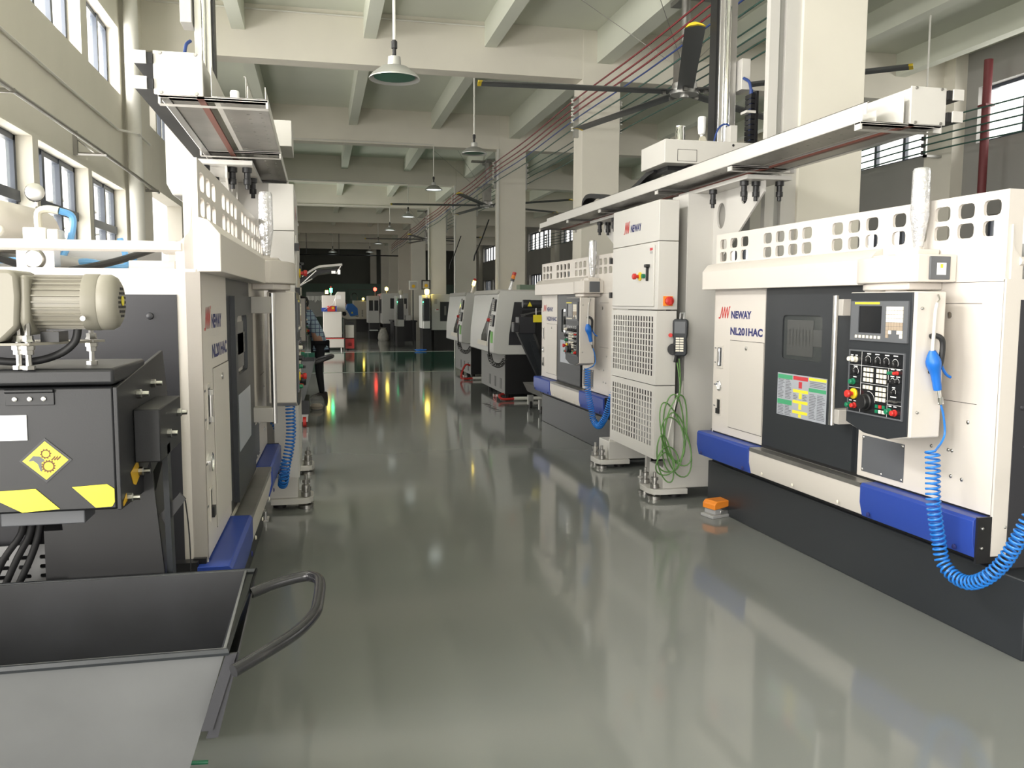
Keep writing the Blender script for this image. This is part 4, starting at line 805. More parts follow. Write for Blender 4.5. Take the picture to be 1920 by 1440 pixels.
for k in range(26):
    a = 2 * math.pi * k / 26; c, s_ = math.cos(a), math.sin(a); mb.prism([(.05 + c * .056 - s_ * .002, 1.548 + s_ * .056 + c * .002), (.05 + c * .0655 - s_ * .0014, 1.548 + s_ * .0655 + c * .0014), (.05 + c * .0655 + s_ * .0014, 1.548 + s_ * .0655 - c * .0014), (.05 + c * .056 + s_ * .002, 1.548 + s_ * .056 - c * .002)], 'x', -.175, -.058)
build('cooling_fin', mb, motorm, mt); build('fan_cowl', MB().rev([(.068, 0), (.068, .032), (.066, .034), (.067, .036), (.067, .058), (.060, .070), (.045, .078), (.012, .079)], (-.062, .05, 1.548), (1, 0, 0), 34), motorm, mt, smooth=50)
mb = MB()
for j in range(-3, 4):
    for i in range(-3, 4):
        if i * i + j * j < 11 and (i, j) != (0, 0): mb.box(.0165, .05 + i * .011 - .004, 1.548 + j * .011 - .003, .0182, .05 + i * .011 + .004, 1.548 + j * .011 + .003)
build('cowl_grille', mb, black, mt); build('cowl_sticker', MB().rev([(.012, 0), (.012, .0015)], (.0182, .05, 1.552), (1, 0, 0), 16), lyel, mt); build('cowl_screw', MB().rev([(.006, 0), (.006, -.006)], (-.055, -.018, 1.51), (0, 1, 0), 8), steel, mt)
gb = build('gearbox', MB().prism([(-.40, 1.622), (-.20, 1.622), (-.187, 1.61), (-.185, 1.56), (-.19, 1.49), (-.21, 1.47), (-.225, 1.455), (-.40, 1.455)], 'y', -.04, .12).prism([(-.022, 1.61), (.12, 1.61), (.125, 1.50), (.10, 1.47), (.0, 1.47), (-.03, 1.50)], 'x', -.19, -.168), motorm, cv, bevel=.01)
build('mounting_plate', MB().prism([(-.5, -.03), (-.17, -.03), (-.05, .16), (-.5, .16)], 'z', 1.447, 1.453), motorm, cv); mb = MB()
for (x, y) in ((-.200, -.005), (-.175, -.02), (-.075, .13)):
    mb.rev([(.014, 1.391), (.014, 1.400), (.0065, 1.401), (.0065, 1.425), (.012, 1.426), (.012, 1.436), (.015, 1.437), (.015, 1.446), (.0065, 1.447), (.0065, 1.455), (.015, 1.456), (.012, 1.462), (.012, 1.47), (.0065, 1.471), (.0065, 1.50)], (x, y, 0), n=6)
build_each('tension_bolt', mb, steel, cv)
build('motor_cable', MB().tube(smoothpath([(-.085, .05, 1.484), (-.095, .05, 1.45), (-.135, .05, 1.42), (-.20, .04, 1.405), (-.30, .02, 1.412), (-.5, 0, 1.415)], 7), .0095, 10), rubber, cv, smooth=60); build('motor_bracket', MB().box(-.16, .02, 1.453, -.12, .10, 1.478), black, cv)
# chip cart
ct = thing('chip_cart', 'large dark tipping chip cart with tube handle below the beige motor', 'cart', (-.18, 1.88, 0))
def hopper(x0t, x1t, y0t, y1t, zt, x0b, x1b, y0b, y1b, zb, th_):
    mb = MB(); o = [(x0t, y0t, zt), (x1t, y0t, zt), (x1t, y1t, zt), (x0t, y1t, zt)]; b_ = [(x0b, y0b, zb), (x1b, y0b, zb), (x1b, y1b, zb), (x0b, y1b, zb)]
    oi = [(x0t + th_, y0t + th_, zt), (x1t - th_, y0t + th_, zt), (x1t - th_, y1t - th_, zt), (x0t + th_, y1t - th_, zt)]; bi = [(x0b + th_, y0b + th_, zb + th_), (x1b - th_, y0b + th_, zb + th_), (x1b - th_, y1b - th_, zb + th_), (x0b + th_, y1b - th_, zb + th_)]
    O = [mb.av(p_) for p_ in o]; B = [mb.av(p_) for p_ in b_]; OI = [mb.av(p_) for p_ in oi]; BI = [mb.av(p_) for p_ in bi]
    for k in range(4):
        j = (k + 1) % 4; mb.face([O[k], O[j], B[j], B[k]]); mb.face([OI[j], OI[k], BI[k], BI[j]], 1); mb.face([O[j], O[k], OI[k], OI[j]])
    mb.face(B); mb.face(BI[::-1], 1); return mb
cartm = [mat('dusty_grey_cart_paint', (.125, .128, .13), .5, noise=.12, nscale=3), mat('cart_inner_black_paint', (.015, .016, .019), .5, noise=.3, nscale=6)]  # same cart paint twice: lit tone outside, shade put into the inner colour
shiny = mat('gloss_black_tube', (.018, .018, .02), .18)
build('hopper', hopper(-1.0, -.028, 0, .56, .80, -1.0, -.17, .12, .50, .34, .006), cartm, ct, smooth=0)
build('rim', MB().tube([(-1.0, -.006, .795), (-.025, -.006, .795), (-.004, .562, .795), (-1.0, .568, .795)], .0085, 6), dark, ct)
build('corner_rib', MB().prism([(-.028, .79), (-.005, .79), (-.06, .62), (-.085, .62)], 'y', -.006, .0), MATS['dark_grey_enamel'], ct, smooth=0)
build('side_flange', MB().prism([(-.004, .79), (.0, .79), (-.05, .60), (-.075, .60)], 'y', .0, .5), MATS['dark_grey_enamel'], ct, smooth=0)
build('handle', MB().tube(smoothpath([(-.005, .40, .785), (.06, .425, .80), (.125, .435, .81), (.155, .42, .812), (.172, .37, .812), (.168, .25, .805), (.158, .17, .80), (.12, .09, .79), (.06, .02, .78), (-.01, -.04, .765)], 6), .0145, 14), shiny, ct, smooth=60)
build('chassis', MB().box(-1.0, .1, .16, -.20, .62, .20).box(-.40, .45, .2, -.24, .62, .36), black, ct)
for (x, y) in ((-.24, .62), (-.9, .62), (-.9, .15), (-.24, .15)):
    w = build('caster_wheel', MB().cyl((x - .02, y, .055), (x + .02, y, .055), .055, n=20), rubber, ct); build('caster_fork', MB().box(x - .035, y - .03, .05, x - .028, y + .03, .16).box(x + .028, y - .03, .05, x + .035, y + .03, .16).box(x - .04, y - .04, .13, x + .04, y + .04, .16), steeld, w)
build('hazard_tape', MB().prism([(-.20, .02), (-.14, .06), (-.16, .06), (-.21, .04)], 'y', .58, .585), lyel, ct)
tag(build('green_pin', MB().tube([(-.40, 2.50, .22), (-.335, 2.50, .215)], .006, 8), greenp), 'short green pin poking out beneath the chip cart', 'pin')
# ================================================================= RIGHT FAR MACHINES
def slant_lathe(y0, label, L_=2.1):
    t = thing('slant_lathe', label, 'lathe', (2.69, y0, 0), 0, 'grey-white slant front lathes with red lettering')
    pr = [(0, .76), (.01, 1.10), (.08, 1.68), (.11, 1.75), (1.9, 1.75), (1.9, .735), (.1, .735)]
    build('cover', MB().prism(pr, 'y', 0, L_), farwhite, t, bevel=.012)
    build('top_trim', MB().prism([(.06, 1.70), (.09, 1.765), (1.9, 1.765), (1.9, 1.75), (.11, 1.75), (.08, 1.70)], 'y', .0, L_), gwhite, t)
    build('base', MB().box(.20, .04, .10, 1.8, L_ - .05, .735), farbase, t); build('base_end', MB().box(.205, .03, .10, 1.8, .04, .73), black, t)
    mb = MB()
    for y in (.3, .75, 1.2): mb.box(.195, y, .16, .20, y + .12, .33)
    build_each('slot', mb, black, t); mb = MB()
    for y in (.2, .8, 1.6): mb.cyl((.28, y, .0), (.28, y, .10), .04)
    build_each('foot', mb, rubber, t); mb = MB()
    for y in (.2, .8): mb.cyl((.24, y + .04, 0), (.24, y + .04, .02), .07)
    build_each('foot_pad', mb, steel, t)
    e = build('end_opening', MB().prism([(.34, 1.57), (.26, 1.06), (.25, .89), (1.5, .89), (1.5, 1.57)], 'y', -.006, -.001), darkg, t, smooth=0); build('end_recess', MB().prism([(.47, 1.44), (.385, 1.0), (1.5, 1.0), (1.5, 1.44)], 'y', -.010, -.006), black, e, smooth=0); build('end_handle', MB().box(.30, -.025, 1.16, .335, -.006, 1.25), gwhite, e)
    sx_ = lambda z: -.006 + (.01 if z > 1.1 else 0) + max(0, (z - 1.1) / .58 * .07)
    def fp(name, pts, m, off=.004):
        mb = MB(); A = [mb.av((sx_(z) - off, y, z)) for y, z in pts]; B = [mb.av((sx_(z) + .01, y, z)) for y, z in pts]
        mb.face(A); mb.face(B[::-1]); n_ = len(pts)
        for k in range(n_): mb.face([A[k], A[(k + 1) % n_], B[(k + 1) % n_], B[k]])
        return build(name, mb, m, t, smooth=0)
    fp('door_window', [(.30, 1.64), (.36, 1.64), (.62, 1.30), (.95, 1.02), (.98, .93), (.55, .93)], glassd, .003); fp('window_edge', [(.36, 1.64), (.41, 1.64), (.66, 1.30), (1.02, 1.02), (1.04, .92), (.98, .92), (.95, 1.02), (.62, 1.30)], black, .008)
    fp('sill_plate', [(.5, .93), (1.3, .93), (1.35, .85), (.5, .85)], keyw)
    c1 = fp('control_screen', [(.05, 1.61), (.29, 1.62), (.29, 1.43), (.05, 1.42)], black, .02); c2 = fp('control_keys_panel', [(.05, 1.36), (.27, 1.37), (.27, 1.19), (.05, 1.18)], dark, .02)
    mb = MB()
    for k in range(5): mb.box(-.012 + .0 * k, .15, 1.21 + k * .03, .0 + .012, .22, 1.22 + k * .03, 0)
    for k in range(5): mb.box(.012, .07, 1.45 + k * .028, .035, .12, 1.46 + k * .028)
    build('keys', mb, keyw, t, smooth=0)
    build('emergency_stop', MB().rev([(.03, 0), (.03, -.03), (.02, -.05)], (.01, .33, 1.28), (1, 0, 0), 12), redp, t); fp('green_label', [(.08, 1.10), (.20, 1.10), (.20, .92), (.08, .92)], mat('lime_label', (.25, .65, .15), .5) if 'lime_label' not in MATS else MATS['lime_label'])
    mb = MB().tube(smoothpath([(-.03, .10, 1.12), (-.05, .09, 1.0), (-.05, .10, .80), (-.03, .14, .70)], 6), .012, 8); build('hanging_cable', mb, rubber, t)
    pts = smoothpath([(-.03, .15, .74), (.02, .25, .62), (.08, .22, .56), (.14, .12, .56), (.18, .06, .62), (.2, .02, .68)], 5); build('coiled_cord', MB().tube(coil(pts, .035, 16, 8), .006, 5), black, t)
    text('lettering', 'A-DX', 0, 0, .3, .12, 0, redink, t, face='-x', bold=.02); o = t.children[-1]; return t, o
def place_letter(o, y, z, x): o.location = (x, y, z); o.rotation_euler = (0, R(7), 0)
w1, o1 = slant_lathe(13.2, 'grey-white slant front lathe just beyond the second blue-aproned lathe'); place_letter(o1, 1.55, 1.42, .042)
w2 = dup(w1, (2.69 + .12, 17.0, 0), 0, 'second grey-white slant front lathe with the glowing yellow stack light')
for (loc, lb, on) in (((3.02, 13.5, 1.75), 'tilted stack light with dim orange lenses on the first slant front lathe', False), ((3.12, 17.6, 1.76), 'tilted stack light with glowing yellow lens on the second slant front lathe', True)):
    s_ = thing('stack_light', lb, 'signal light', loc, 0, 'tilted stack lights on the slant lathes'); d = Vector((.10, 0, .36)).normalized()
    q = lambda a: tuple(d * a)
    build('pole', MB().tube([q(0), q(.16)], [.03, .022], 10), plastic, s_); build('lower_lens', MB().tube([q(.16), q(.20)], .032, 12), pgrey if not on else ledy, s_); build('middle_lens', MB().tube([q(.20), q(.26)], .033, 12), orangep if not on else ledy, s_); build('top_lens', MB().tube([q(.26), q(.31)], .033, 12), redp, s_)
# chip conveyor between lathe two and the slant lathe
c = thing('chip_conveyor', 'black inclined chip conveyor with motor beyond the second blue-aproned lathe', 'conveyor', (3.02, 12.45, 0))
build('trough', MB().prism([(.0, 1.38), (.30, 1.44), (.66, .30), (.45, .25), (.12, 1.15)], 'y', -.1, .3), black, c, smooth=0)
build('head', MB().box(-.12, -.12, 1.10, .14, .1, 1.35).box(-.20, -.14, 1.12, -.12, .02, 1.26), darkg, c, bevel=.01); build('chute', MB().prism([(-.13, 1.10), (.1, 1.10), (.42, .2), (.30, .2)], 'y', -.11, .0), dark, c, smooth=0)
m_ = build('gear_motor', MB().rev([(.055, 0), (.065, .015), (.065, .12), (.06, .13), (.06, .3)], (-.06, -.1, 1.54), (1, 0, 0), 20), darkg, c); build('motor_plate', MB().prism([(0, 1.505), (.035, 1.575), (.07, 1.505)], 'y', -.175, -.165), lyel, m_); build_each('bolt', MB().cyl((.15, -.1, 1.38), (.15, -.1, 1.48), .008).cyl((.24, -.1, 1.38), (.24, -.1, 1.48), .008), steel, c)
build('yellow_label', MB().box(.10, -.13, 1.27, .26, -.12, 1.38), lyel, c); build('leg', MB().prism([(.05, 1.0), (.13, 1.0), (.42, .05), (.34, .05)], 'y', -.16, -.13), dark, c, smooth=0); build('foot', MB().box(.28, -.25, 0, .5, .2, .06), dark, c)
c = thing('small_chip_cart', 'low grey chip cart on casters beyond the second blue-aproned lathe', 'cart', (3.08, 11.7, 0))
build('tray', MB().prism([(-.12, .38), (.5, .38), (.45, .16), (-.05, .24)], 'y', -.3, .6), farbase, c, smooth=0); build_each('caster', MB().cyl((-.06, -.2, .06), (-.02, -.2, .06), .06).cyl((-.06, .45, .06), (-.02, .45, .06), .06), rubber, c); build('caster_fork', MB().box(-.08, -.23, .06, .0, -.17, .2).box(-.08, .42, .06, 0, .48, .2), alum, c)
build('hose', MB().tube(smoothpath([(-.1, -.6, .5), (-.16, -.75, .2), (-.14, -.85, .04), (-.1, -1.0, .05), (-.05, -.9, .45)], 5), .02, 8), rubber, c)
for (y, lb) in ((13.35, 'white drain tube with red hose end lying before the first slant lathe'), (17.1, 'white drain tube with curled red hose before the second slant lathe')):
    t = thing('drain_tube', lb, 'tube', (2.9, y, 0)); build('tube', MB().cyl((.12, -.2, .035), (.75, -.2, .035), .03), pvc, t)
    build('hose_end', MB().tube(smoothpath([(.14, -.2, .035), (-.06, -.2, .03), (-.1, -.1, .08), (.02, .0, .1 if y < 14 else .3), (.2, .05, .14 if y < 14 else .22)], 5), .02, 8), redp, t)
t = thing('junction_box', 'grey-green electrical box mounted behind the slant lathes', 'electrical box', (4.0, 16.5, 0)); build('enclosure', MB().box(-.1, 0, 1.55, .45, .3, 1.92), gbox, t, bevel=.008); build('box_door', MB().box(-.08, -.012, 1.57, .2, 0, 1.90), gbox, t); build('post', MB().box(.1, .1, 0, .2, .2, 1.55), gbox, t)
def boxlathe(x, y, w, l, label, group='boxy white machines down the right row', win=True, zt=1.84):
    t = thing('machining_centre', label, 'machine', (x, y, 0), 0, group)
    build('cover', MB().box(0, 0, .66, w, l, zt), farwhite, t, bevel=.02); build('base', MB().box(.08, .05, 0, w, l - .05, .66), black, t)
    if win:
        a = build('side_window', MB().box(w * .27, -.012, .95, w * .80, 0, 1.59), dark, t); build('inner_glint', MB().box(w * .40, -.015, 1.15, w * .46, -.012, 1.45).box(w * .56, -.015, 1.12, w * .66, -.012, 1.46), farbase, a)
        build('switch_plate', MB().box(w * .09, -.01, 1.52, w * .18, 0, 1.68), greyp, t); build('warning_sticker', MB().box(w * .10, -.01, 1.27, w * .22, 0, 1.35), paperw, t); build('sticker_band', MB().box(w * .15, -.012, 1.32, w * .22, -.01, 1.35), lred, t)
    return t
t = boxlathe(3.62, 27.9, 1.05, 2.5, 'white machining centre with dark end window beyond the green floor band')
for k, (x, y, lb, lit) in enumerate(((3.34, 27.7, 'tall dark operator console with glowing yellow lamp beside the windowed white machine', True), (2.72, 27.9 + 2.2, 'second tall dark operator console near the wall meters', False))):
    c = thing('operator_console', lb, 'console', (x, y, 0)); build('screen_column', MB().box(0, 0, .97, .20, .2, 1.70), dark, c, bevel=.01); build('white_body', MB().box(-.05, .2, .72, .24, .9, 1.80), farwhite, c, bevel=.02); build('lower_box', MB().box(0, -.02, .72, .2, .2, .95), farwhite, c); build('plinth', MB().box(-.02, .1, 0, .25, .9, .72), black, c)
    sl = build('signal_pole', MB().cyl((.12, .1, 1.70), (.12, .1, 1.82), .04), plastic, c); build('signal_lens', MB().rev([(.05, 1.82), (.075, 1.87), (.075, 1.98), (.03, 2.0)], (.12, .1, 0), n=12), ledy if lit else cream, c)
    mb = MB()
    for z in (1.1, 1.2, 1.5): mb.cyl((-.03, .1, z), (0, .1, z), .02)
    build_each('knob', mb, steel, c); build('status_lamp', MB().cyl((-.02, .06, 1.58), (0, .06, 1.58), .018), ledg, c)
t = boxlathe(2.64, 36.6, 1.1, 3.0, 'long white machine with open dark spindle area behind the dark work tables', win=False, zt=1.95)
build('spindle_opening', MB().box(.35, -.012, 1.3, 1.05, 0, 1.74), dark, t); build('chuck', MB().rev([(.12, 0), (.12, -.1), (.06, -.15)], (.62, -.01, 1.35), (0, 1, 0), 14), steel, t); build('side_door', MB().box(-.012, .3, 1.1, 0, 1.2, 1.7), black, t); build('turret', MB().box(.8, -.15, 1.3, 1.0, -.0, 1.5).box(.5, -.2, 1.0, .7, 0, 1.2), alu, t)
t2 = boxlathe(2.12, 37.9, .5, 1.2, 'narrow white machine beside the cream locker', win=False, zt=1.85); build_each('dark_door', MB().box(.05, -.012, 1.2, .22, 0, 1.65).box(.28, -.012, 1.2, .45, 0, 1.65), black, t2)
for (x, y, m, lb) in ((2.45, 38.1, ledr, 'glowing red beacon on the narrow white machine'), (2.86, 36.9, ledy, 'glowing yellow beacon on the long white machine')):
    t = thing('beacon', lb, 'signal light', (x, y, 0)); build('stem', MB().cyl((0, 0, 1.85 if m is ledr else 1.95), (0, 0, 2.08), .015, n=8), cream, t); build('lens', MB().rev([(.03, 2.06), (.07, 2.10), (.07, 2.18), (.02, 2.22)], (0, 0, 0), n=12), m, t)
for (x, y, lb, f_) in ((3.1, 29.9, 'white boxed meter with round gold dial high beside a column', farwhite), (3.42, 28.9, 'black framed meter with round gold dial beside a column', black)):
    t = thing('wall_meter', lb, 'meter', (x, y, 0)); build('case', MB().box(0, 0, 2.0, .30, .12, 2.32), f_, t, bevel=.01); build('face', MB().box(.04, -.01, 2.04, .26, 0, 2.28), greyp, t); build('dial', MB().rev([(.06, 0), (.06, -.01)], (.15, -.01, 2.13), (0, 1, 0), 14), tapeo, t); build('bracket', MB().box(.12, .12, 2.0, .18, .2, 2.3), black, t); build('stand', MB().cyl((.15, .16, 0), (.15, .16, 2.1), .02, n=8), black, t)
t = thing('hose_heap', 'tangle of blue hose on the floor beside the windowed white machine', 'hose', (3.2, 27.4, 0)); build('hose', MB().tube(smoothpath([(0 + .16 * math.cos(k * 1.3) * (1 + .3 * math.sin(k)), .16 * math.sin(k * 1.3), .02 + .01 * (k % 4)) for k in range(30)], 4), .009, 6), bluep, t)
t = thing('sack', 'pale cloth sack slumped on the floor before the long white machine', 'sack', (2.62, 35.6, 0)); build('cloth', MB().rev([(.20, 0), (.24, .08), (.22, .25), (.15, .42), (.10, .46), (.12, .52), (.02, .50)], (0, 0, 0), n=12), soilbag, t, smooth=60)
t = thing('bench', 'low dark bench with pale papers beside the cream locker', 'bench', (2.5, 37.4, 0)); build('top', MB().box(-.4, -.3, .30, .1, .3, .34), black, t); build_each('leg', MB().box(-.38, -.28, 0, -.34, .28, .30).box(.04, -.28, 0, .08, .28, .3), black, t); build('papers', MB().box(-.35, -.2, .34, .0, .15, .38), paperw, t)
t = thing('work_table', 'row of dark work tables before the long white machine', 'table', (3.0, 34.5, 0)); build('top', MB().box(-.1, 0, .78, .9, 1.8, .84), black, t); build('frame', MB().box(-.05, .05, .0, .85, 1.7, .78), rubber, t); build('vices', MB().box(.05, .1, .84, .25, .35, 1.0).box(.45, .1, .84, .65, .35, 1.05).cyl((.35, .2, 1.0), (.35, .5, 1.0), .09), alum, t)
# cream machine and locker near the far wall
t = thing('cream_machine', 'cream slant machine with dark base near the green far wall', 'machine', (1.83, 46, 0)); build('cover', MB().prism([(0, .67), (0, 1.66), (.6, 1.66), (1.0, 1.36), (1.02, .69)], 'y', 0, 2), cream, t, bevel=.02); build('base', MB().box(.1, .1, 0, .98, 1.9, .67), black, t); mb = MB()
for x in (.12, .42):
    for k in range(6): mb.box(x, -.01, .82 + k * .06, x + .06, 0, .85 + k * .06)
build('vent', mb, black, t); build('warm_lamp', MB().rev([(.06, 0), (.05, -.04)], (.50, .0, 1.75), (0, 1, 0), 10), ledy, t); build('lamp_arm', MB().tube(smoothpath([(-.1, .2, 1.66), (-.1, .2, 1.95), (.05, .2, 2.05), (.18, .2, 1.95), (.2, .2, 1.68)], 5), .02), black, t)
t = thing('cream_locker', 'cream locker beside the narrow white machine', 'locker', (2.35, 39.8, 0)); build('body', MB().box(0, 0, .0, .42, .5, 1.60), cream, t, bevel=.02); build('handle', MB().box(.30, -.02, .9, .34, 0, 1.1), black, t)
t = thing('wall_board', 'pale notice board with round symbols on the green far wall', 'board', (3.75, 56.92, 0)); build('board', MB().box(-.35, 0, 1.5, .9, .03, 1.95), greyp, t); mb = MB()
for k in range(4): mb.rev([(.09, 0), (.09, -.01)], (-.15 + .3 * k, 0, 1.72), (0, 1, 0), 12)
build_each('symbol', mb, labelg, t)
struct('door_1', MB().box(1.95, 56.9, 0, 4.25, 56.96, 2.38), greenwall); struct('trim_4', MB().box(1.9, 56.88, 2.38, 4.3, 56.97, 2.42), farbase)
struct('column', MB().box(3.35, 56.6, 2.78, 3.75, 57, ZC), plaster)
# steel duct frames hung near the ceiling far away
tag(build('hanging_pipe', MB().tube([(-2.2, 41.3, 3.78), (3.9, 41.3, 3.78)], .03, 6).tube([(-.5, 41.3, 3.78), (-.5, 41.3, ZB)], .015, 5).tube([(1.0, 41.3, 3.78), (1.0, 41.3, ZB)], .015, 5), black), 'long dark pipe hung across the far end of the hall', 'pipe')
# ================================================================= LEFT FAR
bs = thing('bright_cabinet_machine', 'brilliantly lit white machine with red and blue cover down the aisle', 'machine', (.12, 28.2, 0))
build('upper_cabinet', MB().box(0, .3, 1.26, .72, 1.3, 1.78).prism([(.42, 1.78), (.50, 1.90), (.75, 1.90), (.75, 1.26), (.42, 1.26)], 'y', .28, 1.2), white2, bs, bevel=.01)
build('lower_cabinet', MB().box(.03, 0, .42, .62, 1.2, 1.26), white2, bs, bevel=.01); build('red_cover', MB().box(.16, -.05, 1.26, .42, .2, 1.44), redp, bs, bevel=.02); build('blue_cover', MB().box(-.02, -.05, 1.26, .16, .2, 1.38).box(.42, -.05, 1.26, .46, .2, 1.44), blue, bs); build('caution_label', MB().box(.30, -.056, 1.34, .38, -.05, 1.41), tapeo, bs)
build('tray', MB().box(.0, 0, .09, .68, 1.0, .38), white2, bs, bevel=.01); build('red_band', MB().box(-.01, -.005, .375, .69, 1.0, .40), redp, bs); build('pump', MB().box(.35, .1, .38, .65, .4, .52).cyl((.45, .2, .52), (.45, .2, .65), .06), black, bs); mb = MB()
for x in (.07, .6): mb.cyl((x, .1, 0), (x, .1, .09), .03)
build('foot', mb, steel, bs); build('work_lamp', MB().tube([(.05, -.1, 1.3), (.35, -.1, 1.5), (.42, -.1, 1.68)], .008, 5).box(.44, -.14, 1.66, .6, -.06, 1.78), alu, bs); build('slot', MB().box(.68, .29, 1.32, .70, .30, 1.74), black, bs)
t = thing('stack_light', 'green and yellow lit stack light on the brilliantly lit machine', 'signal light', (.42, 28.9, 0)); build('pole', MB().cyl((0, 0, 1.78), (0, 0, 1.9), .015), steel, t); build('green_lens', MB().cyl((0, 0, 1.88), (0, 0, 2.02), .045), ledg, t); build('yellow_lens', MB().cyl((-.14, 0, 1.84), (-.14, 0, 1.95), .05), ledy, t); build('red_cap', MB().cyl((0, 0, 2.02), (0, 0, 2.08), .025), redp, t)
t = thing('drawer_unit', 'white and red drawer unit on wheels beside the brilliantly lit machine', 'drawer unit', (.85, 28.4, 0)); build('body', MB().box(0, 0, .40, .28, .5, .82), white2, t, bevel=.01); build('red_frame', MB().plate(0, .05, .28, .34, -.02, .0, [(.08, .13, .20, .24)]).box(0, 0, .05, .28, .5, .06).box(0, .3, .05, .28, .5, .34), redp, t); build('middle_band', MB().box(0, 0, .34, .28, .5, .37), redp, t); build('dark_top', MB().box(0, 0, .82, .28, .5, .90), black, t); build('wheel', MB().cyl((.05, .1, .03), (.1, .1, .03), .03), rubber, t)
t = thing('lathe_head', 'blue and white machine head beside the brilliantly lit machine', 'machine', (.86, 29.55, 0)); build('blue_hood', MB().prism([(.05, 1.28), (.10, 1.50), (.28, 1.52), (.45, 1.35), (.46, 1.12), (.2, 1.08)], 'y', 0, .8), bluep, t, bevel=.02); build('white_arm', MB().prism([(-.08, 1.3), (.08, 1.3), (.2, 1.08), (.45, 1.06), (.5, 1.12), (.5, 1.0), (.1, .98), (-.08, 1.05)], 'y', -.05, .6), white2, t, bevel=.01); build('dial', MB().rev([(.07, 0), (.07, -.02), (.04, -.03)], (.0, -.05, 1.17), (0, 1, 0), 16), black, t); build('pedestal', MB().box(-.02, .2, 0, .4, .7, 1.0), farbase, t); build('warning_triangle', MB().prism([(.22, 1.18), (.26, 1.25), (.30, 1.18)], 'y', -.01, 0), lyel, t)
# canopy
t = thing('lifted_canopy', 'black and white hinged machine canopy raised on gas struts behind the end-on control cabinet', 'machine canopy', (0, 13.1, 0))
pr = [(-.42, 1.80), (-.05, 2.03), (.02, 2.065), (.36, 2.10)]
mb = MB()
for (a, b_) in zip(pr, pr[1:]):
    mb.prism([(a[0], a[1]), (b_[0], b_[1]), (b_[0], b_[1] + .035), (a[0], a[1] + .035)], 'y', 0, .7)
build('white_skin', mb, gwhite, t, smooth=0); build('black_frame', MB().prism([(-.42, 1.80), (-.02, 2.03), (.34, 2.06), (.30, 2.02), (.0, 1.97), (-.30, 1.76), (-.42, 1.72)], 'y', .05, .65), black, t, smooth=0)
build_each('gas_strut', MB().cyl((-.02, 0, 2.02), (-.28, 0, 1.78), .012).cyl((-.08, 0, 1.90), (-.30, 0, 1.77), .012).cyl((.34, 0, 2.09), (.27, 0, 1.98), .012), steel, t); build('hinge_arm', MB().box(-.45, .0, 1.55, -.36, .6, 1.80), black, t); build('red_grip', MB().box(-.37, -.02, 1.60, -.32, .05, 1.74), redp, t); build_each('clip', MB().box(.20, -.02, 1.98, .26, .02, 2.02).box(.29, -.02, 1.97, .33, .02, 2.04), alu, t)
t = thing('tool_rack', 'grey shelf with hanging tools beside the checked-shirt man', 'rack', (-.25, 34, 0)); build('panel', MB().box(-.2, .0, 1.0, .55, .05, 1.95), farbase, t); mb = MB(); rr = random.Random(5)
for k in range(14): mb.box(-.18 + k * .05, -.03, 1.55 + rr.random() * .1, -.15 + k * .05, 0, 1.8)
build('tools', mb, alum, t); build('post', MB().box(-.2, 0, 0, -.15, .05, 1.0).box(.5, 0, 0, .55, .05, 1.0), farbase, t)
c2 = thing('chip_cart', 'small dark chip cart with loop handle before the man in checked shirt', 'cart', (-.11, 11.1, 0))
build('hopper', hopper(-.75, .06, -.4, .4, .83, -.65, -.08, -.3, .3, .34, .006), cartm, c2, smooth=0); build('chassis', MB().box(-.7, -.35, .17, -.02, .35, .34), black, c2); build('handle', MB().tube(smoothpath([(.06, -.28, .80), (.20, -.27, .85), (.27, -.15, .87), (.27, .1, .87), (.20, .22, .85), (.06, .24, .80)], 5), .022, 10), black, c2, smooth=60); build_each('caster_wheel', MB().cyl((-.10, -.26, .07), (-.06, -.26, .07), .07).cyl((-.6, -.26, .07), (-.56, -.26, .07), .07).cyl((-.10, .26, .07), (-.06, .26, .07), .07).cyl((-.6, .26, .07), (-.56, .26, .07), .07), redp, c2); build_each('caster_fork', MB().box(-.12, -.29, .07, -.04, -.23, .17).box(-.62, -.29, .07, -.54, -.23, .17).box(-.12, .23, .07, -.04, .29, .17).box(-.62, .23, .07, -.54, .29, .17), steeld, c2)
t = thing('glass_jar', 'clear bowl of small parts on the floor by the man in checked shirt', 'jar', (-.05, 12.6, 0)); build('jar', MB().rev([(.09, 0), (.12, .06), (.11, .15), (.08, .2)], (0, 0, 0), n=14), glass, t); build('contents', MB().rev([(.08, .01), (.10, .05), (.06, .09)], (0, 0, 0), n=12), keyb, t)
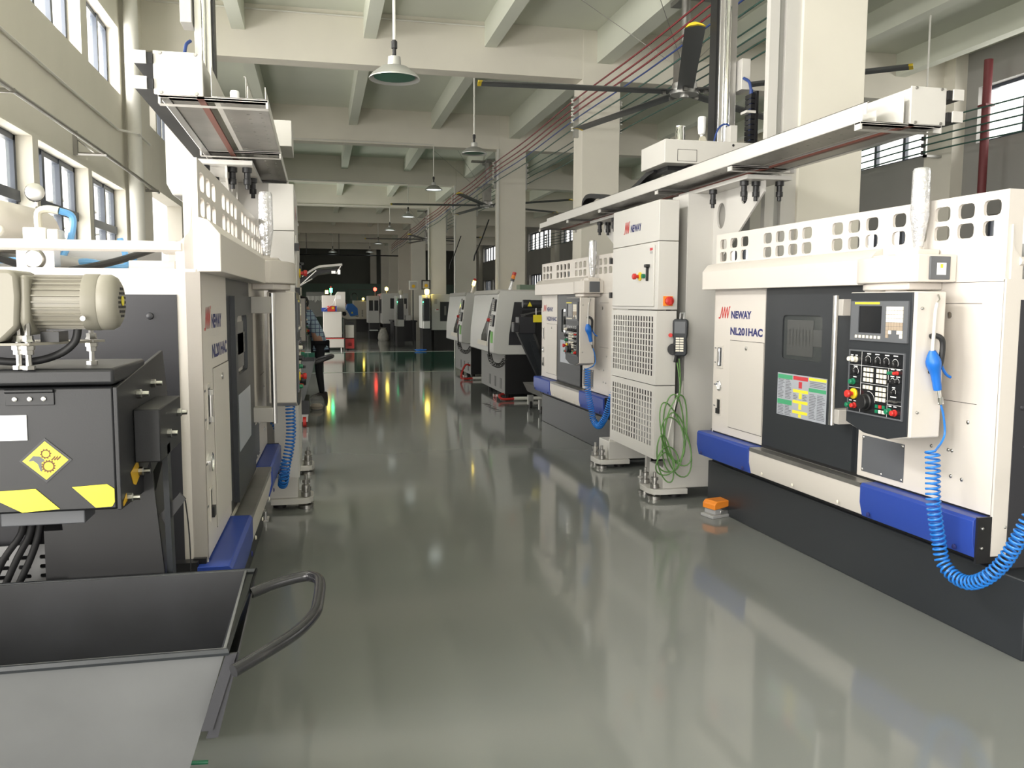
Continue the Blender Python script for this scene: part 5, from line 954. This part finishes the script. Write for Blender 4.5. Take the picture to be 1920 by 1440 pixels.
# ================================================================= PEOPLE
def person(label, loc, rotz, J, rads, edges, top, bottom, hair='short', sc=1.0, top_nm='shirt', hatted=False):
    """J: joints in body space, x forward, y to the left, z up"""
    t = thing('person', label, 'person', loc, rotz); t.scale = (sc, sc, sc)
    def skin_mesh(name, names, ed, scale, m, root):
        me = bpy.data.meshes.new(name); idx = {n_: i for i, n_ in enumerate(names)}
        me.from_pydata([J[n_] for n_ in names], [(idx[a], idx[b_]) for a, b_ in ed], []); o = bpy.data.objects.new(name, me); COL.objects.link(o); o.parent = t
        me.materials.append(m); md = o.modifiers.new('skin', 'SKIN'); md.use_smooth_shade = True
        for n_ in names:
            s_ = me.skin_vertices[0].data[idx[n_]]; r_ = rads[n_]; s_.radius = (r_[0] * scale, r_[1] * scale) if isinstance(r_, tuple) else (r_ * scale, r_ * scale); s_.use_root = n_ == root
        sd = o.modifiers.new('sub', 'SUBSURF'); sd.levels = 2; sd.render_levels = 2; return o
    names = list(J); skin_mesh('body', names, edges, 1.0, skin, 'pelvis')
    px_ = J['pelvis']; J['hem'] = (px_[0] - .01, 0, px_[2] - .10); rads['hem'] = (.135, .115)
    for s_ in ('L', 'R'):
        a, b_ = Vector(J['sh' + s_]), Vector(J['el' + s_]); J['sl' + s_] = tuple(a.lerp(b_, .78)); rads['sl' + s_] = .058
    skin_mesh(top_nm, ['hem', 'pelvis', 'waist', 'chest', 'neck0', 'shL', 'shR', 'slL', 'slR'], [('hem', 'pelvis'), ('pelvis', 'waist'), ('waist', 'chest'), ('chest', 'neck0'), ('chest', 'shL'), ('chest', 'shR'), ('shL', 'slL'), ('shR', 'slR')], 1.16, top, 'pelvis')
    ln_ = ['pelvis', 'hipL', 'hipR', 'knL', 'knR', 'anL', 'anR']
    skin_mesh('trousers', ln_, [('pelvis', 'hipL'), ('pelvis', 'hipR'), ('hipL', 'knL'), ('hipR', 'knR'), ('knL', 'anL'), ('knR', 'anR')], 1.12, bottom, 'pelvis')
    hd = Vector(J['head'])
    hb = MB(); hb.rev([(.02, .115), (.07, .10), (.098, .05), (.10, 0), (.085, -.05), (.05, -.075)], hd + Vector((-.022, 0, .018)), (0, 0, 1), 16); build('hair', hb, hairm, t, smooth=60)
    if hair == 'tail': build('ponytail', MB().tube(smoothpath([hd + Vector((-.10, 0, .05)), hd + Vector((-.16, 0, .0)), hd + Vector((-.15, 0, -.14)), hd + Vector((-.13, 0, -.24))], 4), [.03] * 4 + [.035] * 4 + [.025] * 4 + [.01], 8), hairm, t)
    build('face', MB().rev([(.004, .03), (.014, .0), (.010, -.012)], hd + Vector((.088, 0, -.015)), (1, 0, 0), 8).box(hd.x + .075, hd.y - .025, hd.z - .065, hd.x + .086, hd.y + .025, hd.z - .055), skin, t)
    build('ear', MB().rev([(.01, 0), (.022, .008), (.015, .014)], hd + Vector((-.01, .083, -.015)), (0, 1, 0), 8).rev([(.01, 0), (.022, -.008), (.015, -.014)], hd + Vector((-.01, -.083, -.015)), (0, 1, 0), 8), skin, t)
    build('eye', MB().rev([(.009, 0), (.004, .004)], hd + Vector((.080, .03, .01)), (1, 0, 0), 8).rev([(.009, 0), (.004, .004)], hd + Vector((.080, -.03, .01)), (1, 0, 0), 8), blackink, t)
    for s_ in ('L', 'R'):
        a = Vector(J['an' + s_]); build('shoe', MB().prism([(a.x - .09, .0), (a.x + .19, .0), (a.x + .19, .035), (a.x + .10, .07), (a.x + .02, .11), (a.x - .08, .10)], 'y', a.y - .045, a.y + .045), shoem, t, bevel=.015)
        h = Vector(J['ha' + s_]); w = Vector(J['wr' + s_]); d = (h - w).normalized(); sd = d.cross(Vector((0, 0, 1)))
        sd = sd.normalized() if sd.length > .1 else Vector((0, 1, 0)); fm = MB()
        for k, ln2 in enumerate((.065, .075, .07, .055)):
            o_ = h + sd * (-.027 + k * .018); fm.tube([o_, o_ + d * ln2 * .5 + Vector((0, 0, -.006)), o_ + d * ln2 * .85 + Vector((0, 0, -.025))], [.0085, .008, .0065], 6)
        fm.tube([h - d * .04 + sd * -.03, h - d * .01 + sd * -.055, h + d * .02 + sd * -.055 + Vector((0, 0, -.01))], [.01, .009, .008], 6); build('fingers', fm, skin, t, smooth=60)
    return t
ED = [('pelvis', 'waist'), ('waist', 'chest'), ('chest', 'neck0'), ('neck0', 'neck'), ('neck', 'head'), ('head', 'crown'), ('chest', 'shL'), ('chest', 'shR'), ('shL', 'elL'), ('elL', 'wrL'), ('wrL', 'haL'), ('shR', 'elR'), ('elR', 'wrR'), ('wrR', 'haR'), ('pelvis', 'hipL'), ('pelvis', 'hipR'), ('hipL', 'knL'), ('hipR', 'knR'), ('knL', 'anL'), ('knR', 'anR')]
RD = {'pelvis': (.13, .11), 'waist': (.125, .10), 'chest': (.15, .12), 'neck0': .06, 'neck': .052, 'head': (.075, .09), 'crown': (.055, .065), 'shL': .065, 'shR': .065, 'elL': .043, 'elR': .043, 'wrL': .028, 'wrR': .028, 'haL': (.038, .018), 'haR': (.038, .018), 'hipL': .085, 'hipR': .085, 'knL': .06, 'knR': .06, 'anL': .042, 'anR': .042}
def pose(lean, hx, hz, armz, reach, step=.0):
    s_, c = math.sin(lean), math.cos(lean); px, pz = 0.0, .93
    def up_(d, y=0): return (px + d * s_, y, pz + d * c)
    J = {'pelvis': (px, 0, pz), 'waist': up_(.16), 'chest': up_(.38), 'neck0': up_(.52), 'neck': (up_(.56)[0] + .01, 0, up_(.57)[2]), 'head': (up_(.6)[0] + hx, 0, up_(.6)[2] + hz), 'crown': (up_(.6)[0] + hx * 1.2, 0, up_(.6)[2] + hz + .08)}
    for n_, y in (('L', 1), ('R', -1)):
        sh_ = up_(.47, .175 * y); J['sh' + n_] = sh_; J['el' + n_] = (sh_[0] + .08, .22 * y, sh_[2] - .27); J['wr' + n_] = (sh_[0] + .08 + reach, .14 * y, sh_[2] - .27 + armz); J['ha' + n_] = (sh_[0] + .15 + reach, .12 * y, sh_[2] - .27 + armz * 1.15)
        J['hip' + n_] = (px, .09 * y, .86); J['kn' + n_] = (px + .03 + step * y * .5, .10 * y, .49); J['an' + n_] = (px - .02 + step * y, .11 * y, .09)
    return J
person('man in checked shirt bending over a lathe pendant beside the small chip cart', (.02, 14.0, 0), math.pi, pose(R(22), .06, .03, .04, .2), RD, ED, check, trouser)
person('man in blue shirt and dark trousers standing by the brilliantly lit machine', (1.05, 31.5, 0), R(200), pose(R(8), .05, .04, .05, .2, .12), RD, ED, shirtb, trouser, sc=.98)
person('woman with ponytail in pale blue shirt facing a machine at the far wall', (3.5, 50.3, 0), math.pi, pose(R(4), .02, .05, .10, .22), RD, ED, shirtl, jean, hair='tail', sc=.89)
